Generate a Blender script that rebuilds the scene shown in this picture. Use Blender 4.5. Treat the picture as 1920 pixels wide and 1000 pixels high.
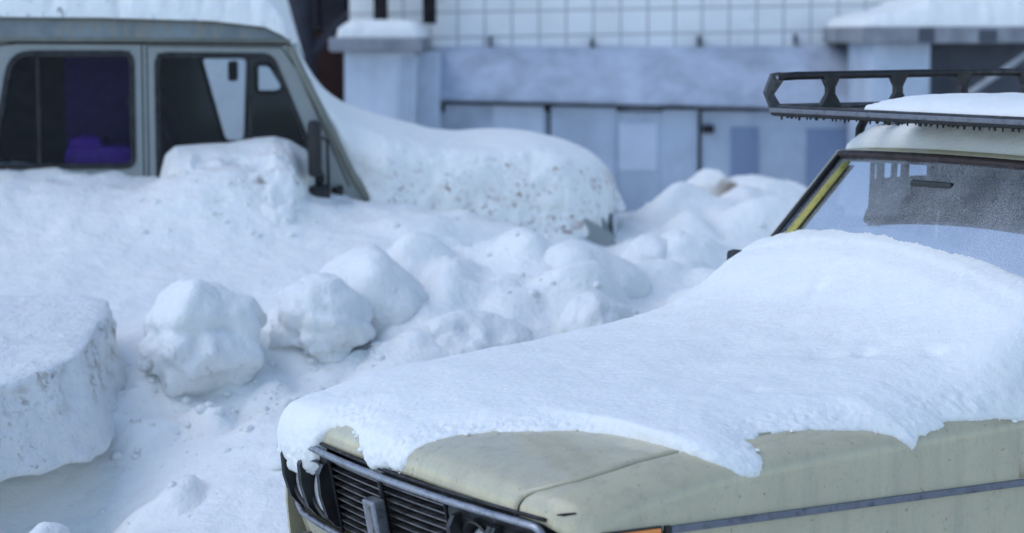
import bpy, bmesh, math, random
import numpy as np
from math import sin, cos, pi, radians, sqrt, exp
from mathutils import Vector, Matrix, noise
from mathutils.geometry import tessellate_polygon
for o in list(bpy.data.objects): bpy.data.objects.remove(o, do_unlink=True)
scene = bpy.context.scene
COL = scene.collection

# ------------------------------------------------------------------ camera
F, PITCH, EYE = 4200.0, 0.1044, 1.935
cam = bpy.data.cameras.new('camera'); cam_o = bpy.data.objects.new('camera', cam); COL.objects.link(cam_o)
cam_o.location = (0, 0, EYE); cam_o.rotation_euler = (pi/2-PITCH, 0, 0)
cam.sensor_width = 36; cam.lens = F/1920*36; cam.clip_end = 2000; cam.clip_start = .05
cam.dof.use_dof = True; cam.dof.focus_distance = 6.1; cam.dof.aperture_fstop = 2.7; cam.dof.aperture_blades = 0
scene.camera = cam_o
# ------------------------------------------------------------------ sky, sun, exposure
SUN_EL, SUN_AZ = radians(52), radians(-100)      # azimuth from the view direction, negative = left
world = bpy.data.worlds.new('World'); scene.world = world; world.use_nodes = True
wn = world.node_tree; bgn = wn.nodes['Background']
sky = wn.nodes.new('ShaderNodeTexSky'); sky.sky_type = 'NISHITA'; sky.sun_disc = False
sky.sun_elevation = SUN_EL; sky.sun_rotation = SUN_AZ
sky.air_density = 1.0; sky.dust_density = .4; sky.ozone_density = 2.0; sky.altitude = 150
wn.links.new(sky.outputs[0], bgn.inputs[0]); bgn.inputs[1].default_value = .15
sun = bpy.data.lights.new('sun', 'SUN'); sun_o = bpy.data.objects.new('sun', sun); COL.objects.link(sun_o)
sun.energy = .58; sun.angle = radians(55); sun.color = (1, .97, .93)
sd = Vector((sin(SUN_AZ)*cos(SUN_EL), cos(SUN_AZ)*cos(SUN_EL), sin(SUN_EL)))
sun_o.rotation_euler = sd.to_track_quat('Z', 'Y').to_euler(); sun_o.location = (0, 0, 20)
vs = scene.view_settings; vs.view_transform = 'Standard'; vs.look = 'None'; vs.gamma = 1; vs.exposure = 0.62
scene.cycles.use_denoising = True
scene.cycles.max_bounces = 8; scene.cycles.transparent_max_bounces = 12; scene.cycles.caustics_reflective = False

# ------------------------------------------------------------------ helpers
CP, SP = cos(PITCH), sin(PITCH)
def at(px, py, Y):                      # photo pixel + real depth -> a point in the world
    a = (px-960)/F; b = (500-py)/F
    t = Y/(CP+b*SP)
    return Vector((a*t, Y, EYE+(-SP+b*CP)*t))
def tag(o, label=None, cat=None, group=None, kind=None):
    if label: o['label'] = label
    if cat: o['category'] = cat
    if group: o['group'] = group
    if kind: o['kind'] = kind
    return o
def empty(name, label, cat, loc=(0,0,0), rz=0, group=None):
    o = bpy.data.objects.new(name, None); COL.objects.link(o); o.empty_display_size = .1
    o.location = loc; o.rotation_euler = (0, 0, rz); return tag(o, label, cat, group)
def mobj(name, verts, faces, mat, parent=None, smooth=False, angle=None):
    me = bpy.data.meshes.new(name); me.from_pydata([tuple(v) for v in verts], [], faces); me.update()
    if mat: me.materials.append(mat)
    if smooth: me.polygons.foreach_set('use_smooth', [True]*len(me.polygons))
    o = bpy.data.objects.new(name, me); COL.objects.link(o)
    if parent: o.parent = parent
    if angle is not None: me.set_sharp_from_angle(angle=radians(angle))
    return o
class MB:
    def __init__(s): s.v = []; s.f = []
    def add(s, v, f):
        n = len(s.v); s.v += [tuple(p) for p in v]; s.f += [tuple(i+n for i in q) for q in f]; return s
    def box(s, a, b, bev=0.0, rot=None):
        bm = bmesh.new(); bmesh.ops.create_cube(bm, size=1)
        a, b = Vector(a), Vector(b); d = b-a; c = (a+b)/2
        for v in bm.verts: v.co = Vector((v.co.x*d.x, v.co.y*d.y, v.co.z*d.z))
        if bev: bmesh.ops.bevel(bm, geom=bm.edges[:], offset=bev, segments=2, profile=.6, affect='EDGES')
        for v in bm.verts:
            if rot: v.co = rot @ v.co
            v.co += c
        return s.bm(bm)
    def bm(s, bm):
        bm.verts.index_update()
        s.add([v.co[:] for v in bm.verts], [[v.index for v in f.verts] for f in bm.faces]); bm.free(); return s
    def tube(s, pts, r, n=10, closed=False, sx=1, sy=1):
        pts = [Vector(p) for p in pts]; rings = []; k = len(pts)
        up0 = None
        for i, p in enumerate(pts):
            a = pts[(i-1) % k] if (closed or i) else p; b = pts[(i+1) % k] if (closed or i < k-1) else p
            t = (b-a).normalized()
            up = Vector((0,0,1)) if abs(t.z) < .9 else Vector((1,0,0))
            if up0 is not None: up = up0
            x = t.cross(up).normalized(); y = x.cross(t).normalized(); up0 = y
            rr = r[i] if isinstance(r, (list, tuple)) else r
            rings.append([p+x*cos(2*pi*j/n)*rr*sx+y*sin(2*pi*j/n)*rr*sy for j in range(n)])
        v = [q for rg in rings for q in rg]; f = []
        m = k if closed else k-1
        for i in range(m):
            for j in range(n):
                f.append((i*n+j, i*n+(j+1) % n, ((i+1) % k)*n+(j+1) % n, ((i+1) % k)*n+j))
        if not closed: f += [tuple(range(n))[::-1], tuple((k-1)*n+j for j in range(n))]
        return s.add(v, f)
    def prism(s, outer, holes, fn, th):
        """2-D polygon with holes -> solid; fn(u,v,w) maps to 3-D, w from 0 to th"""
        loops = [outer]+list(holes); flat = [p for l in loops for p in l]; n = len(flat)
        tris = tessellate_polygon([[Vector((p[0], p[1], 0)) for p in l] for l in loops])
        v = [fn(p[0], p[1], 0) for p in flat]+[fn(p[0], p[1], th) for p in flat]
        f = [tuple(t) for t in tris]+[tuple(i+n for i in t)[::-1] for t in tris]
        k = 0
        for l in loops:
            m = len(l)
            for i in range(m): f.append((k+i, k+(i+1) % m, n+k+(i+1) % m, n+k+i))
            k += m
        return s.add(v, f)
    def build(s, name, mat, parent=None, smooth=False, angle=None):
        o = mobj(name, s.v, s.f, mat, parent, smooth or angle is not None, angle)
        bm = bmesh.new(); bm.from_mesh(o.data); bmesh.ops.recalc_face_normals(bm, faces=bm.faces[:]); bm.to_mesh(o.data); bm.free()
        return o
def rrect(x0, z0, x1, z1, r, n=6):
    out = []
    for cx, cz, a in ((x1-r, z1-r, 0), (x0+r, z1-r, 90), (x0+r, z0+r, 180), (x1-r, z0+r, 270)):
        out += [(cx+r*cos(radians(a+90*i/n)), cz+r*sin(radians(a+90*i/n))) for i in range(n+1)]
    return out
def rpoly(pts, r, n=5):
    """round the corners of a polygon; r one number or one per corner"""
    out = []; k = len(pts)
    for i in range(k):
        p = Vector(pts[i]+(0,))if len(pts[i]) == 2 else Vector(pts[i]); a = Vector(tuple(pts[i-1])+(0,)); b = Vector(tuple(pts[(i+1) % k])+(0,))
        rr = r[i] if isinstance(r, (list, tuple)) else r
        da = (a-p).normalized(); db = (b-p).normalized()
        A = p+da*rr; B = p+db*rr
        for j in range(n+1):
            t = j/n; q = A*(1-t)**2+p*2*t*(1-t)+B*t*t; out.append((q.x, q.y))
    return out
def interp(x, xs, ys): return float(np.interp(x, xs, ys))
def sstep(a, b, x):
    t = min(1, max(0, (x-a)/(b-a))); return t*t*(3-2*t)
def fbm(p, sc, oc=4, lac=2.1, g=.5):
    v = 0; a = 1; q = Vector(p)*sc; s = 0
    for _ in range(oc): v += a*noise.noise(q); s += a; a *= g; q = q*lac+Vector((3.1, 7.7, 1.3))
    return v/s
# ------------------------------------------------------------------ materials
def mat(name, base=(.5,.5,.5), rough=.5, metal=0, spec=.5):
    m = bpy.data.materials.new(name); m.use_nodes = True
    b = m.node_tree.nodes['Principled BSDF']
    b.inputs['Base Color'].default_value = (*base, 1); b.inputs['Roughness'].default_value = rough
    b.inputs['Metallic'].default_value = metal; b.inputs['Specular IOR Level'].default_value = spec
    return m
def N(m, t, **kw):
    n = m.node_tree.nodes.new(t)
    for k, v in kw.items():
        if k in n.inputs: n.inputs[k].default_value = v
        else: setattr(n, k, v)
    return n
def LK(m, a, b): m.node_tree.links.new(a, b)
def bsdf(m): return m.node_tree.nodes['Principled BSDF']
def coords(m, scale=(1,1,1), rot=(0,0,0)):
    tc = N(m, 'ShaderNodeTexCoord'); mp = N(m, 'ShaderNodeMapping'); mp.inputs['Scale'].default_value = scale; mp.inputs['Rotation'].default_value = rot
    LK(m, tc.outputs['Object'], mp.inputs['Vector']); return mp.outputs[0]
def ntex(m, sc, det=4, rough=.55, vec=None, dist=0):
    n = N(m, 'ShaderNodeTexNoise', Scale=sc, Detail=det, Roughness=rough, Distortion=dist); LK(m, vec or coords(m), n.inputs['Vector']); return n.outputs['Fac']
def ramp(m, fac, stops):
    r = N(m, 'ShaderNodeValToRGB'); e = r.color_ramp.elements
    while len(e) < len(stops): e.new(.5)
    for q, (p, c) in zip(e, stops): q.position = p; q.color = (*c, 1) if len(c) == 3 else c
    LK(m, fac, r.inputs[0]); return r.outputs[0]
def mixc(m, fac, a, b):
    n = N(m, 'ShaderNodeMix', data_type='RGBA')
    for s, v in ((n.inputs[0], fac), (n.inputs[6], a), (n.inputs[7], b)):
        if hasattr(v, 'node'): LK(m, v, s)
        elif isinstance(v, tuple): s.default_value = (*v, 1)
        else: s.default_value = v
    return n.outputs[2]
def math_(m, op, a, b=0.0):
    n = N(m, 'ShaderNodeMath', operation=op)
    for s, v in ((n.inputs[0], a), (n.inputs[1], b)):
        if hasattr(v, 'node'): LK(m, v, s)
        else: s.default_value = v
    return n.outputs[0]
def bump(m, parts, dist=1.0):
    """parts: list of (fac, height in metres)"""
    h = None
    for f_, a in parts:
        q = math_(m, 'MULTIPLY', f_, a); h = q if h is None else math_(m, 'ADD', h, q)
    b = N(m, 'ShaderNodeBump', Strength=1.0, Distance=dist); LK(m, h, b.inputs['Height']); LK(m, b.outputs[0], bsdf(m).inputs['Normal'])
G3 = lambda v: (v, v, v)
def snow_mat(name, grain=1.0, dirt=None, base=(.88,.89,.86), coarse=1.0):
    """dirt = (amount threshold, scale, colour, z0, z1, x0, x1) specks of real soil inside a band of the thing"""
    m = mat(name, base, .62, 0, .3)
    v = coords(m)
    n1 = ntex(m, 9, 5, .6, v); n2 = ntex(m, 55, 4, .65, v); n3 = ntex(m, 260, 2, .6, v)
    col = mixc(m, ramp(m, n1, [(.3, G3(0)), (.75, G3(1))]), tuple(c*.95 for c in base), base)
    if dirt:
        for (th, sc, dc, z0, z1, x0, x1) in dirt:
            d1 = ramp(m, ntex(m, sc, 5, .68, v, .6), [(th, G3(0)), (min(1, th+.09), G3(1))])
            d2 = ramp(m, ntex(m, sc*.22, 2, .5, v), [(.42, G3(0)), (.6, G3(1))])
            tc = N(m, 'ShaderNodeTexCoord'); sx = N(m, 'ShaderNodeSeparateXYZ'); LK(m, tc.outputs['Object'], sx.inputs[0])
            def band(o, a, b, w):
                r1 = N(m, 'ShaderNodeMapRange', interpolation_type='SMOOTHSTEP'); LK(m, o, r1.inputs[0])
                r1.inputs[1].default_value = a-w; r1.inputs[2].default_value = a+w
                r2 = N(m, 'ShaderNodeMapRange', interpolation_type='SMOOTHSTEP'); LK(m, o, r2.inputs[0])
                r2.inputs[1].default_value = b-w; r2.inputs[2].default_value = b+w; r2.inputs[3].default_value = 1; r2.inputs[4].default_value = 0
                return math_(m, 'MULTIPLY', r1.outputs[0], r2.outputs[0])
            k = math_(m, 'MULTIPLY', math_(m, 'MULTIPLY', d1, d2), math_(m, 'MULTIPLY', band(sx.outputs[2], z0, z1, .05), band(sx.outputs[0], x0, x1, .1)))
            ge = N(m, 'ShaderNodeNewGeometry'); sn = N(m, 'ShaderNodeSeparateXYZ'); LK(m, ge.outputs['True Normal'], sn.inputs[0])
            k = math_(m, 'MULTIPLY', k, ramp(m, sn.outputs[2], [(.55, G3(1)), (.85, G3(.15))]))
            col = mixc(m, k, col, dc)
    LK(m, col, bsdf(m).inputs['Base Color'])
    bump(m, [(n1, .022*coarse), (n2, .0026*grain), (n3, .0009*grain)])
    b = bsdf(m); b.inputs['Subsurface Weight'].default_value = .25; b.inputs['Subsurface Radius'].default_value = (.02, .03, .045); b.inputs['Subsurface Scale'].default_value = .6
    return m
DIRT = (.16, .11, .09)
M = {}
M['snow'] = snow_mat('snow', 1.0)
M['snow_ground'] = snow_mat('bank_snow', 1.0, [(.66, 9, (.4,.38,.39), .2, 1.4, -9, 9), (.57, 15, (.30,.24,.22), 1.17, 1.6, -3, -.5)], coarse=1.2)
M['snow_car'] = snow_mat('car_snow', 1.25, None, coarse=.35)
M['snow_van'] = snow_mat('van_snow', 1.0, [(.53, 17, (.42,.27,.22), .80, 1.24, .4, 1.5), (.535, 40, (.32,.20,.16), .85, 1.34, -.3, 1.4)], coarse=1.2)
M['snow_roof'] = snow_mat('roof_snow', 1.0, [(.575, 17, (.12,.11,.12), 1.9, 2.6, -5, 1)], coarse=.7)
M['snow_heap'] = snow_mat('heap_snow', 1.2, [(.58, 13, (.22,.17,.15), .9, 1.42, -3, 1)], coarse=1.2)
M['snow_old'] = snow_mat('old_snow', 1.6, [(.57, 14, (.40,.38,.38), -.3, -.02, -9, 9)], base=(.85,.86,.84), coarse=1.3)
def slab_mat():
    m = snow_mat('slab_snow', 2.0, [(.49, 22, (.40,.37,.33), .66, .88, -9, 9), (.57, 30, (.36,.34,.30), .3, .9, -9, 9)], base=(.79,.80,.79), coarse=1.6); return m
M['snow_slab'] = slab_mat()
M['snow_brown'] = snow_mat('brown_snow', 1.0, [(.36, 5, (.42,.31,.22), -.12, .3, -.02, 9)], coarse=1.3)
def paint(name, base, rust=True, rough=.32, dust=.15):
    m = mat(name, base, rough, 0, .5)
    v = coords(m)
    c = mixc(m, ramp(m, ntex(m, 3.5, 5, .6, v), [(.3, G3(0)), (.8, G3(dust*2.5))]), base, tuple(x*.72 for x in base))
    c = mixc(m, ramp(m, ntex(m, 45, 4, .7, v), [(.52, G3(0)), (.75, G3(dust))]), c, (.22,.2,.17))
    vs_ = coords(m, (9, 9, 1.2)); c = mixc(m, ramp(m, ntex(m, 2.2, 5, .7, vs_), [(.48, G3(0)), (.8, G3(dust*2.2))]), c, (.30,.27,.21))
    c = mixc(m, ramp(m, ntex(m, 130, 3, .7, v), [(.63, G3(0)), (.72, G3(.5))]), c, (.19,.13,.08))
    if rust:
        k = ramp(m, ntex(m, 38, 5, .75, v, .4), [(.635, G3(0)), (.68, G3(.8))])
        c = mixc(m, k, c, (.16,.08,.03))
    LK(m, c, bsdf(m).inputs['Base Color'])
    r = ramp(m, ntex(m, 14, 5, .6, v), [(.3, G3(rough*.8)), (.75, G3(rough*1.7))]); LK(m, r, bsdf(m).inputs['Roughness'])
    bump(m, [(ntex(m, 220, 2, .5, v), .00012), (ntex(m, 2.2, 2, .5, v), .0022)])
    bsdf(m).inputs['Coat Weight'].default_value = .65; bsdf(m).inputs['Coat Roughness'].default_value = .1
    return m
M['cream'] = paint('cream_paint', (.53,.475,.31), dust=.26)
M['vanp'] = paint('grey_green_paint', (.25,.29,.29), rough=.45, dust=.25)
M['roofp'] = paint('weathered_roof_paint', (.27,.31,.31), rough=.55, dust=.75)
M['olive'] = paint('olive_trim', (.17,.185,.15), rough=.5, dust=.3)
def rough_metal(name, base, rough, metal=1, bs=.0004):
    m = mat(name, base, rough, metal); v = coords(m)
    LK(m, mixc(m, ramp(m, ntex(m, 40, 4, .7, v), [(.5, G3(0)), (.72, G3(1))]), base, tuple(x*.45 for x in base)), bsdf(m).inputs['Base Color'])
    LK(m, ramp(m, ntex(m, 25, 4, .6, v), [(.3, G3(rough*.7)), (.75, G3(min(1, rough*1.8)))]), bsdf(m).inputs['Roughness'])
    bump(m, [(ntex(m, 90, 3, .5, v), bs)]); return m
M['chrome'] = rough_metal('dull_chrome', (.34,.35,.38), .40)
M['fin'] = rough_metal('grille_metal', (.30,.29,.29), .42)
M['black'] = rough_metal('black_plastic', (.012,.012,.013), .38, 0)
M['rubber'] = rough_metal('black_rubber', (.016,.016,.018), .6, 0)
M['seal'] = rough_metal('brown_seal', (.045,.026,.024), .45, 0)
M['groove'] = mat('rusty_groove', (.018,.010,.008), .9)
M['rack'] = rough_metal('rack_paint', (.009,.006,.007), .40, 0, .0012)
M['gal'] = rough_metal('worn_bracket_metal', (.10,.10,.105), .45, .7)
M['polem'] = rough_metal('pale_steel', (.34,.36,.38), .5, .3)
M['strip'] = rough_metal('grey_moulding', (.16,.17,.20), .45, .4)
M['dark'] = rough_metal('dark_interior', (.010,.011,.014), .8, 0)
M['seat'] = rough_metal('seat_vinyl', (.035,.035,.04), .6, 0)
M['seat_hl'] = rough_metal('seat_highlight_grey', (.10,.11,.13), .8, 0)  # paler seat colour, a highlight painted onto the van's far seat
M['purple'] = rough_metal('purple_fabric', (.085,.010,.30), .8, 0)
M['purpled'] = rough_metal('dark_purple_curtain', (.03,.010,.13), .9, 0)
M['yellow'] = rough_metal('yellow_film', (.42,.37,.08), .5, 0)
M['tyre'] = rough_metal('tyre_rubber', (.02,.02,.02), .8, 0)
M['lens'] = mat('lamp_glass', (.52,.55,.57), .16); bsdf(M['lens']).inputs['Coat Weight'].default_value = 1
def wv(m):
    v = coords(m); w = N(m, 'ShaderNodeTexWave', Scale=38, wave_type='BANDS', bands_direction='Y'); LK(m, v, w.inputs['Vector']); bump(m, [(w.outputs['Fac'], .0018)])
wv(M['lens'])
M['amber'] = mat('amber_lens', (.85,.24,.015), .2); bsdf(M['amber']).inputs['Coat Weight'].default_value = 1
M['plate'] = mat('red_lens', (.4,.02,.02), .2)
def glass(name, frost, tint=(.75,.8,.82), streak=False, minr=.0, refl=1.0):
    m = bpy.data.materials.new(name); m.use_nodes = True; nt = m.node_tree; nt.nodes.clear()
    out = nt.nodes.new('ShaderNodeOutputMaterial')
    tr = nt.nodes.new('ShaderNodeBsdfTransparent'); tr.inputs[0].default_value = (*tint, 1)
    gl = nt.nodes.new('ShaderNodeBsdfGlossy'); gl.inputs['Roughness'].default_value = .03
    fr = nt.nodes.new('ShaderNodeFresnel'); fr.inputs[0].default_value = 1.6
    mx = nt.nodes.new('ShaderNodeMixShader'); k = math_(m, 'MAXIMUM', math_(m, 'MULTIPLY', fr.outputs[0], refl), minr)
    k = math_(m, 'MINIMUM', k, 1.0)
    LK(m, k, mx.inputs[0]); LK(m, tr.outputs[0], mx.inputs[1]); LK(m, gl.outputs[0], mx.inputs[2])
    di = nt.nodes.new('ShaderNodeBsdfDiffuse'); di.inputs[0].default_value = (.7,.74,.8,1)
    v = coords(m)
    dots = ramp(m, ntex(m, 330, 3, .7, v), [(.40, G3(.22)), (.68, G3(1))])
    patch = ramp(m, ntex(m, 5, 4, .6, v), [(.25, G3(.3)), (.7, G3(.75))])
    if streak:
        v2 = coords(m, (18, 130, 18)); st = ramp(m, ntex(m, 1.0, 5, .7, v2), [(.42, G3(0)), (.72, G3(1))])
        dots = math_(m, 'MAXIMUM', dots, math_(m, 'MULTIPLY', st, .8))
    fk = math_(m, 'MULTIPLY', math_(m, 'MULTIPLY', dots, patch), frost)
    m2 = nt.nodes.new('ShaderNodeMixShader'); LK(m, fk, m2.inputs[0]); LK(m, mx.outputs[0], m2.inputs[1]); LK(m, di.outputs[0], m2.inputs[2])
    LK(m, m2.outputs[0], out.inputs[0]); return m
M['ws'] = glass('frosted_windscreen', .85, (.45,.48,.5), True, refl=.75)
M['glass'] = glass('window_glass', .06, (.6,.63,.64))
M['vglass'] = glass('van_glass', .012, (.78,.82,.85), refl=.32)
M['wglass'] = glass('building_glass', .0, (.2,.2,.22), minr=.15)

# ------------------------------------------------------------------ ground: one sheet of snow, banked up between the cars
CX, CY, YAW = .0936, 4.9, .527
cb = Vector((cos(YAW), sin(YAW), 0)); cl = Vector((-sin(YAW), cos(YAW), 0))
def carw(X, Y, Z=0): return Vector((CX, CY, 0))+cb*X+cl*Y+Vector((0, 0, Z))
VX, VY, VYAW = at(665, 370, 10.5).x, 10.5, radians(5)
def tovan(x, y):
    dx, dy = x-VX, y-VY; return dx*cos(VYAW)+dy*sin(VYAW), -dx*sin(VYAW)+dy*cos(VYAW)
ctrl = [(0,306,10.42),(130,312,10.42),(275,334,10.42),(-500,306,10.42),(420,345,10.35),(560,365,10.35),(450,382,10.1),(330,368,10.1),(640,382,10.4),(690,384,10.35),
 (150,385,10.0),(450,420,10.0),(780,402,10.25),(870,425,10.1),(930,455,9.95),(975,485,9.7),
 (0,450,9.75),(300,460,9.7),(600,460,9.75),(800,480,9.6),(0,545,9.1),(-400,545,9.1),(260,560,9.05),(450,520,9.3),(880,530,9.3),
 (250,640,8.5),(480,600,8.8),(660,640,8.6),(240,740,8.1),(420,770,7.95),(500,700,8.3),(600,690,8.35),(700,670,8.5),(850,660,8.5),
 (960,590,8.9),(1050,540,9.2),(1000,650,8.5),(450,850,7.6),(300,900,7.35),(400,985,7.0),(530,960,7.05),(520,820,7.8),(110,960,7.15),(0,990,7.0),(-400,990,7.0),
 (1170,452,10.5),(1215,420,11.6),(1200,395,14.),(1280,397,16.),(1400,398,15),(1500,400,14),(1350,428,12.3),(1450,440,11.6),(1270,468,10.7),(1350,520,9.8),(1200,520,9.7),
 (1300,565,9.0),(1150,600,8.8),(1600,430,11.6),(1900,430,11.8),(1700,400,14.5),(2300,400,14)]
pts = [tuple(at(*c)) for c in ctrl]
pts += [(0,5.2,.14),(1.6,6,.12),(3.2,8.4,.25),(-.35,6.1,.22),(1.3,7.3,.35),(-.25,4.6,.08),(-6,12,.6),(6.5,16.5,.45),(-3.5,14.5,.5),(-7,5,.3),(-2.5,5,.2),(7,3,.05),(0,1,0),(3,2,.0),(-4,1,0),(0,14,.6),(5,6,.1),(-1.5,17.5,.45),(3,18,.4)]
P = np.array(pts)
def tps_fit(P, lam=.02):
    n = len(P); d = np.linalg.norm(P[:,None,:2]-P[None,:,:2], axis=2); K = d*d*np.log(d+1e-9)
    A = np.zeros((n+3, n+3)); A[:n,:n] = K+lam*np.eye(n); A[:n,n] = 1; A[:n,n+1:] = P[:,:2]; A[n:,:n] = A[:n,n:].T
    return np.linalg.solve(A, np.append(P[:,2], [0,0,0]))
TW = tps_fit(P)
def tps(x, y):
    n = len(P); X = np.stack([np.ravel(x), np.ravel(y)], 1); out = np.zeros(len(X))
    for i in range(0, len(X), 20000):
        q = X[i:i+20000]; d = np.linalg.norm(q[:,None]-P[None,:,:2], axis=2)
        out[i:i+20000] = (d*d*np.log(d+1e-9))@TW[:n]+TW[n]+q@TW[n+1:]
    return out.reshape(np.shape(x))
def ground_z(x, y):
    z = float(tps(np.array([x]), np.array([y]))[0]); return z
xs = np.concatenate([-np.geomspace(400, 4.2, 26), np.arange(-4, 5.6, .032), np.geomspace(5.8, 400, 26)])
ys = np.concatenate([-np.geomspace(300, .5, 16), np.arange(0, 4.2, .3), np.arange(4.2, 5.6, .1), np.arange(5.6, 12.4, .03), np.arange(12.4, 18, .09), np.geomspace(18.2, 500, 24)])
GX, GY = np.meshgrid(xs, ys)
inner = (np.abs(GX-.5) < 8) & (GY > -1) & (GY < 19)
GZ = np.full(GX.shape, .1); GZ[inner] = np.clip(tps(GX[inner], GY[inner]), -.1, 1.45)
fade = np.clip((8-np.abs(GX-.5))/3, 0, 1)*np.clip((GY+1)/2, 0, 1)*np.clip((19-GY)/2, 0, 1); GZ = GZ*fade+.1*(1-fade)
# local hollows, bumps: (px, py, depth, radius m, height m)
for px, py, Y, r, h in [(445,352,10.15,.34,.13),(1085,470,9.85,.42,-.10),(1170,455,10.25,.3,-.12),(1010,495,9.7,.28,-.09),(600,400,10.15,.22,-.05),(452,95,13.7,.42,.9),(400,90,13.9,.75,1.15),(300,90,13.9,.6,1.1),(120,905,7.45,.34,-.2),(20,930,7.3,.34,-.2),(-120,950,7.2,.4,-.2),(215,800,7.85,.14,-.03),(385,745,8.0,.24,-.06),(290,720,8.05,.15,-.06),(305,935,7.25,.10,-.012),(640,700,8.3,.16,-.03),  # three tall mounds behind the van, added as bright backdrop for its windows
        (1350,470,10.6,.07,.05),(1300,500,10.1,.2,.08),(1240,540,9.4,.16,.09),(1340,440,11.6,.3,.12),(1420,415,12.6,.3,.12),(960,560,9.1,.3,.06),(830,545,9.2,.2,.05),
        (560,770,8.0,.2,.05),(500,800,7.8,.12,.04),(860,600,8.8,.2,.06),(720,700,8.2,.2,.05),(560,850,7.6,.25,.06)]:
    c = at(px, py, Y); GZ += h*np.exp(-((GX-c.x)**2+(GY-c.y)**2)/(r*r))
for px, py, Y, wp, hp in [(385,600,8.5,150,120),(598,620,8.6,150,160),(1092,560,9.1,215,195),(1118,620,8.55,135,125),(890,650,8.45,215,130),(812,530,9.35,80,62),(1222,485,10,95,80),(1285,525,9.6,130,90),(1340,400,12.6,125,125),(1420,420,12.3,160,135),(1475,400,12.9,120,95),(735,600,9,110,150),(975,550,9.3,120,70)]:
    c = at(px, py, Y+.12); rr_ = wp*Y/F*.72; GZ += .30*hp*Y/F*np.exp(-(((GX-c.x)**2+(GY-c.y)**2)/(rr_*rr_))**1.3)
HEAP = []
hr = random.Random(23)
for (px, py, Y, n, sp) in [(1075,590,8.95,11,.32),(1230,520,9.6,16,.5),(900,590,8.9,8,.36),(1340,480,10.6,16,.6),(760,640,8.7,8,.3),(1000,620,8.6,8,.3),(1420,410,12.3,14,.75),(830,520,9.4,7,.3),(1225,418,11.6,9,.35),(1200,470,10.4,9,.45)]:
    c = at(px, py, Y)
    for k in range(n):
        R0 = hr.uniform(.09, .22)*(1 if Y < 11 else 1.3)
        HEAP.append((c.x+hr.gauss(0, sp), c.y+hr.gauss(0, sp*.8), R0, R0*hr.uniform(.45, .85), hr.uniform(.6, 1.5), hr.uniform(0, pi), hr.uniform(-.5,.5)))
NBIG = len(HEAP)
for (px, py, Y, n, sp) in [(385,722,8.12,14,.15),(330,700,8.15,6,.08),(640,690,8.4,8,.12),(385,712,8.12,8,.12),(300,690,8.2,6,.08),(470,690,8.25,7,.10),(600,695,8.3,9,.12),(540,660,8.4,5,.08),(250,720,8.0,5,.1),(700,665,8.5,9,.15),(130,905,7.3,8,.2)]:
    c = at(px, py, Y)
    for k in range(n):
        R0 = hr.uniform(.04, .12); HEAP.append((c.x+hr.gauss(0, sp), c.y+hr.gauss(0, sp*.6), R0, R0*hr.uniform(.5, .9), hr.uniform(.7, 1.4), hr.uniform(0, pi), hr.uniform(-.4,.4)))
for k in range(130):
    t = hr.random(); c = at(760+700*t, 640-190*t+hr.gauss(0, 34), 8.75+2.6*t+hr.gauss(0, .25)); R0 = hr.uniform(.05, .14)*(1+.4*t)
    HEAP.append((c.x, c.y, R0, R0*hr.uniform(.4, .75), hr.uniform(.7, 1.4), hr.uniform(0, pi), hr.uniform(-.4,.4)))
HA = np.array(HEAP)
def heap_z(x, y):
    wxx = x+.07*noise.noise(Vector((x*4, y*4, 9))); wyy = y+.07*noise.noise(Vector((x*4, y*4, 19)))
    dx = wxx-HA[:,0]; dy = wyy-HA[:,1]; ca, sa = np.cos(HA[:,5]), np.sin(HA[:,5])
    u = (dx*ca+dy*sa)/(HA[:,2]*HA[:,4]); w = (-dx*sa+dy*ca)/HA[:,2]
    q = np.clip(1-(np.abs(u)**2.6+np.abs(w)**2.6), 0, None); h = HA[:,3]*q**.55*(1+HA[:,6]*u)
    hs = h[NBIG:].max(); h = np.sort(h[:NBIG])[-3:]
    return hs*.9*(1-.5*sstep(9.7,10.2,y))+(float(h[2]+.2*h[1])-.05*min(1, h[2]*20))*.95*(1-.6*sstep(9.5, 10.2, y)*(1-sstep(.55, .9, x)))*(1-.55*sstep(11.2, 12, y))*(1-.35*sstep(8.8,9.1,y)*(1-sstep(9.6,10,y)))
V = []; near = (np.abs(GX-.7) < 5.2) & (GY > 4) & (GY < 18.2)
for j in range(GX.shape[0]):
    for i in range(GX.shape[1]):
        x, y, z = float(GX[j,i]), float(GY[j,i]), float(GZ[j,i])
        if near[j,i]:
            rgh = .35+.65*sstep(-.35, .5, x-.25*(y-9))            # smooth drift on the left, churned on the right
            p = Vector((x, y, z*.4))
            z += rgh*(.085*fbm(p, 2.1, 4)+.014*fbm(p, 9, 3)) + .010*fbm(p, 5, 2)
            rr = abs(noise.noise(Vector((x*3.3, y*3.3, 4.2)))); z += rgh*.04*(.25-rr)
            z += heap_z(x, y)
            u, w = tovan(x, y)
            if -3.4 < u < 1.4 and -.9 < w < .05: z += sstep(-.9, -.1, w)*(.05*fbm(p, 7, 4)-.02*abs(noise.noise(p*14)))
            if -3.4 < u < .02 and .10 < w < 1.6: z = min(z, .75)   # nothing inside the van
            d = Vector((x-CX, y-CY, 0)); a, b = d.dot(cb), d.dot(cl)
            if -.15 < a < 4.3 and -.1 < b < 1.75: z = min(z, .16)
        V.append((x, y, z))
nx = len(xs); FC = [(j*nx+i, j*nx+i+1, (j+1)*nx+i+1, (j+1)*nx+i) for j in range(len(ys)-1) for i in range(nx-1)]
tag(mobj('ground', V, FC, M['snow_ground'], None, True), kind='structure')

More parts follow.
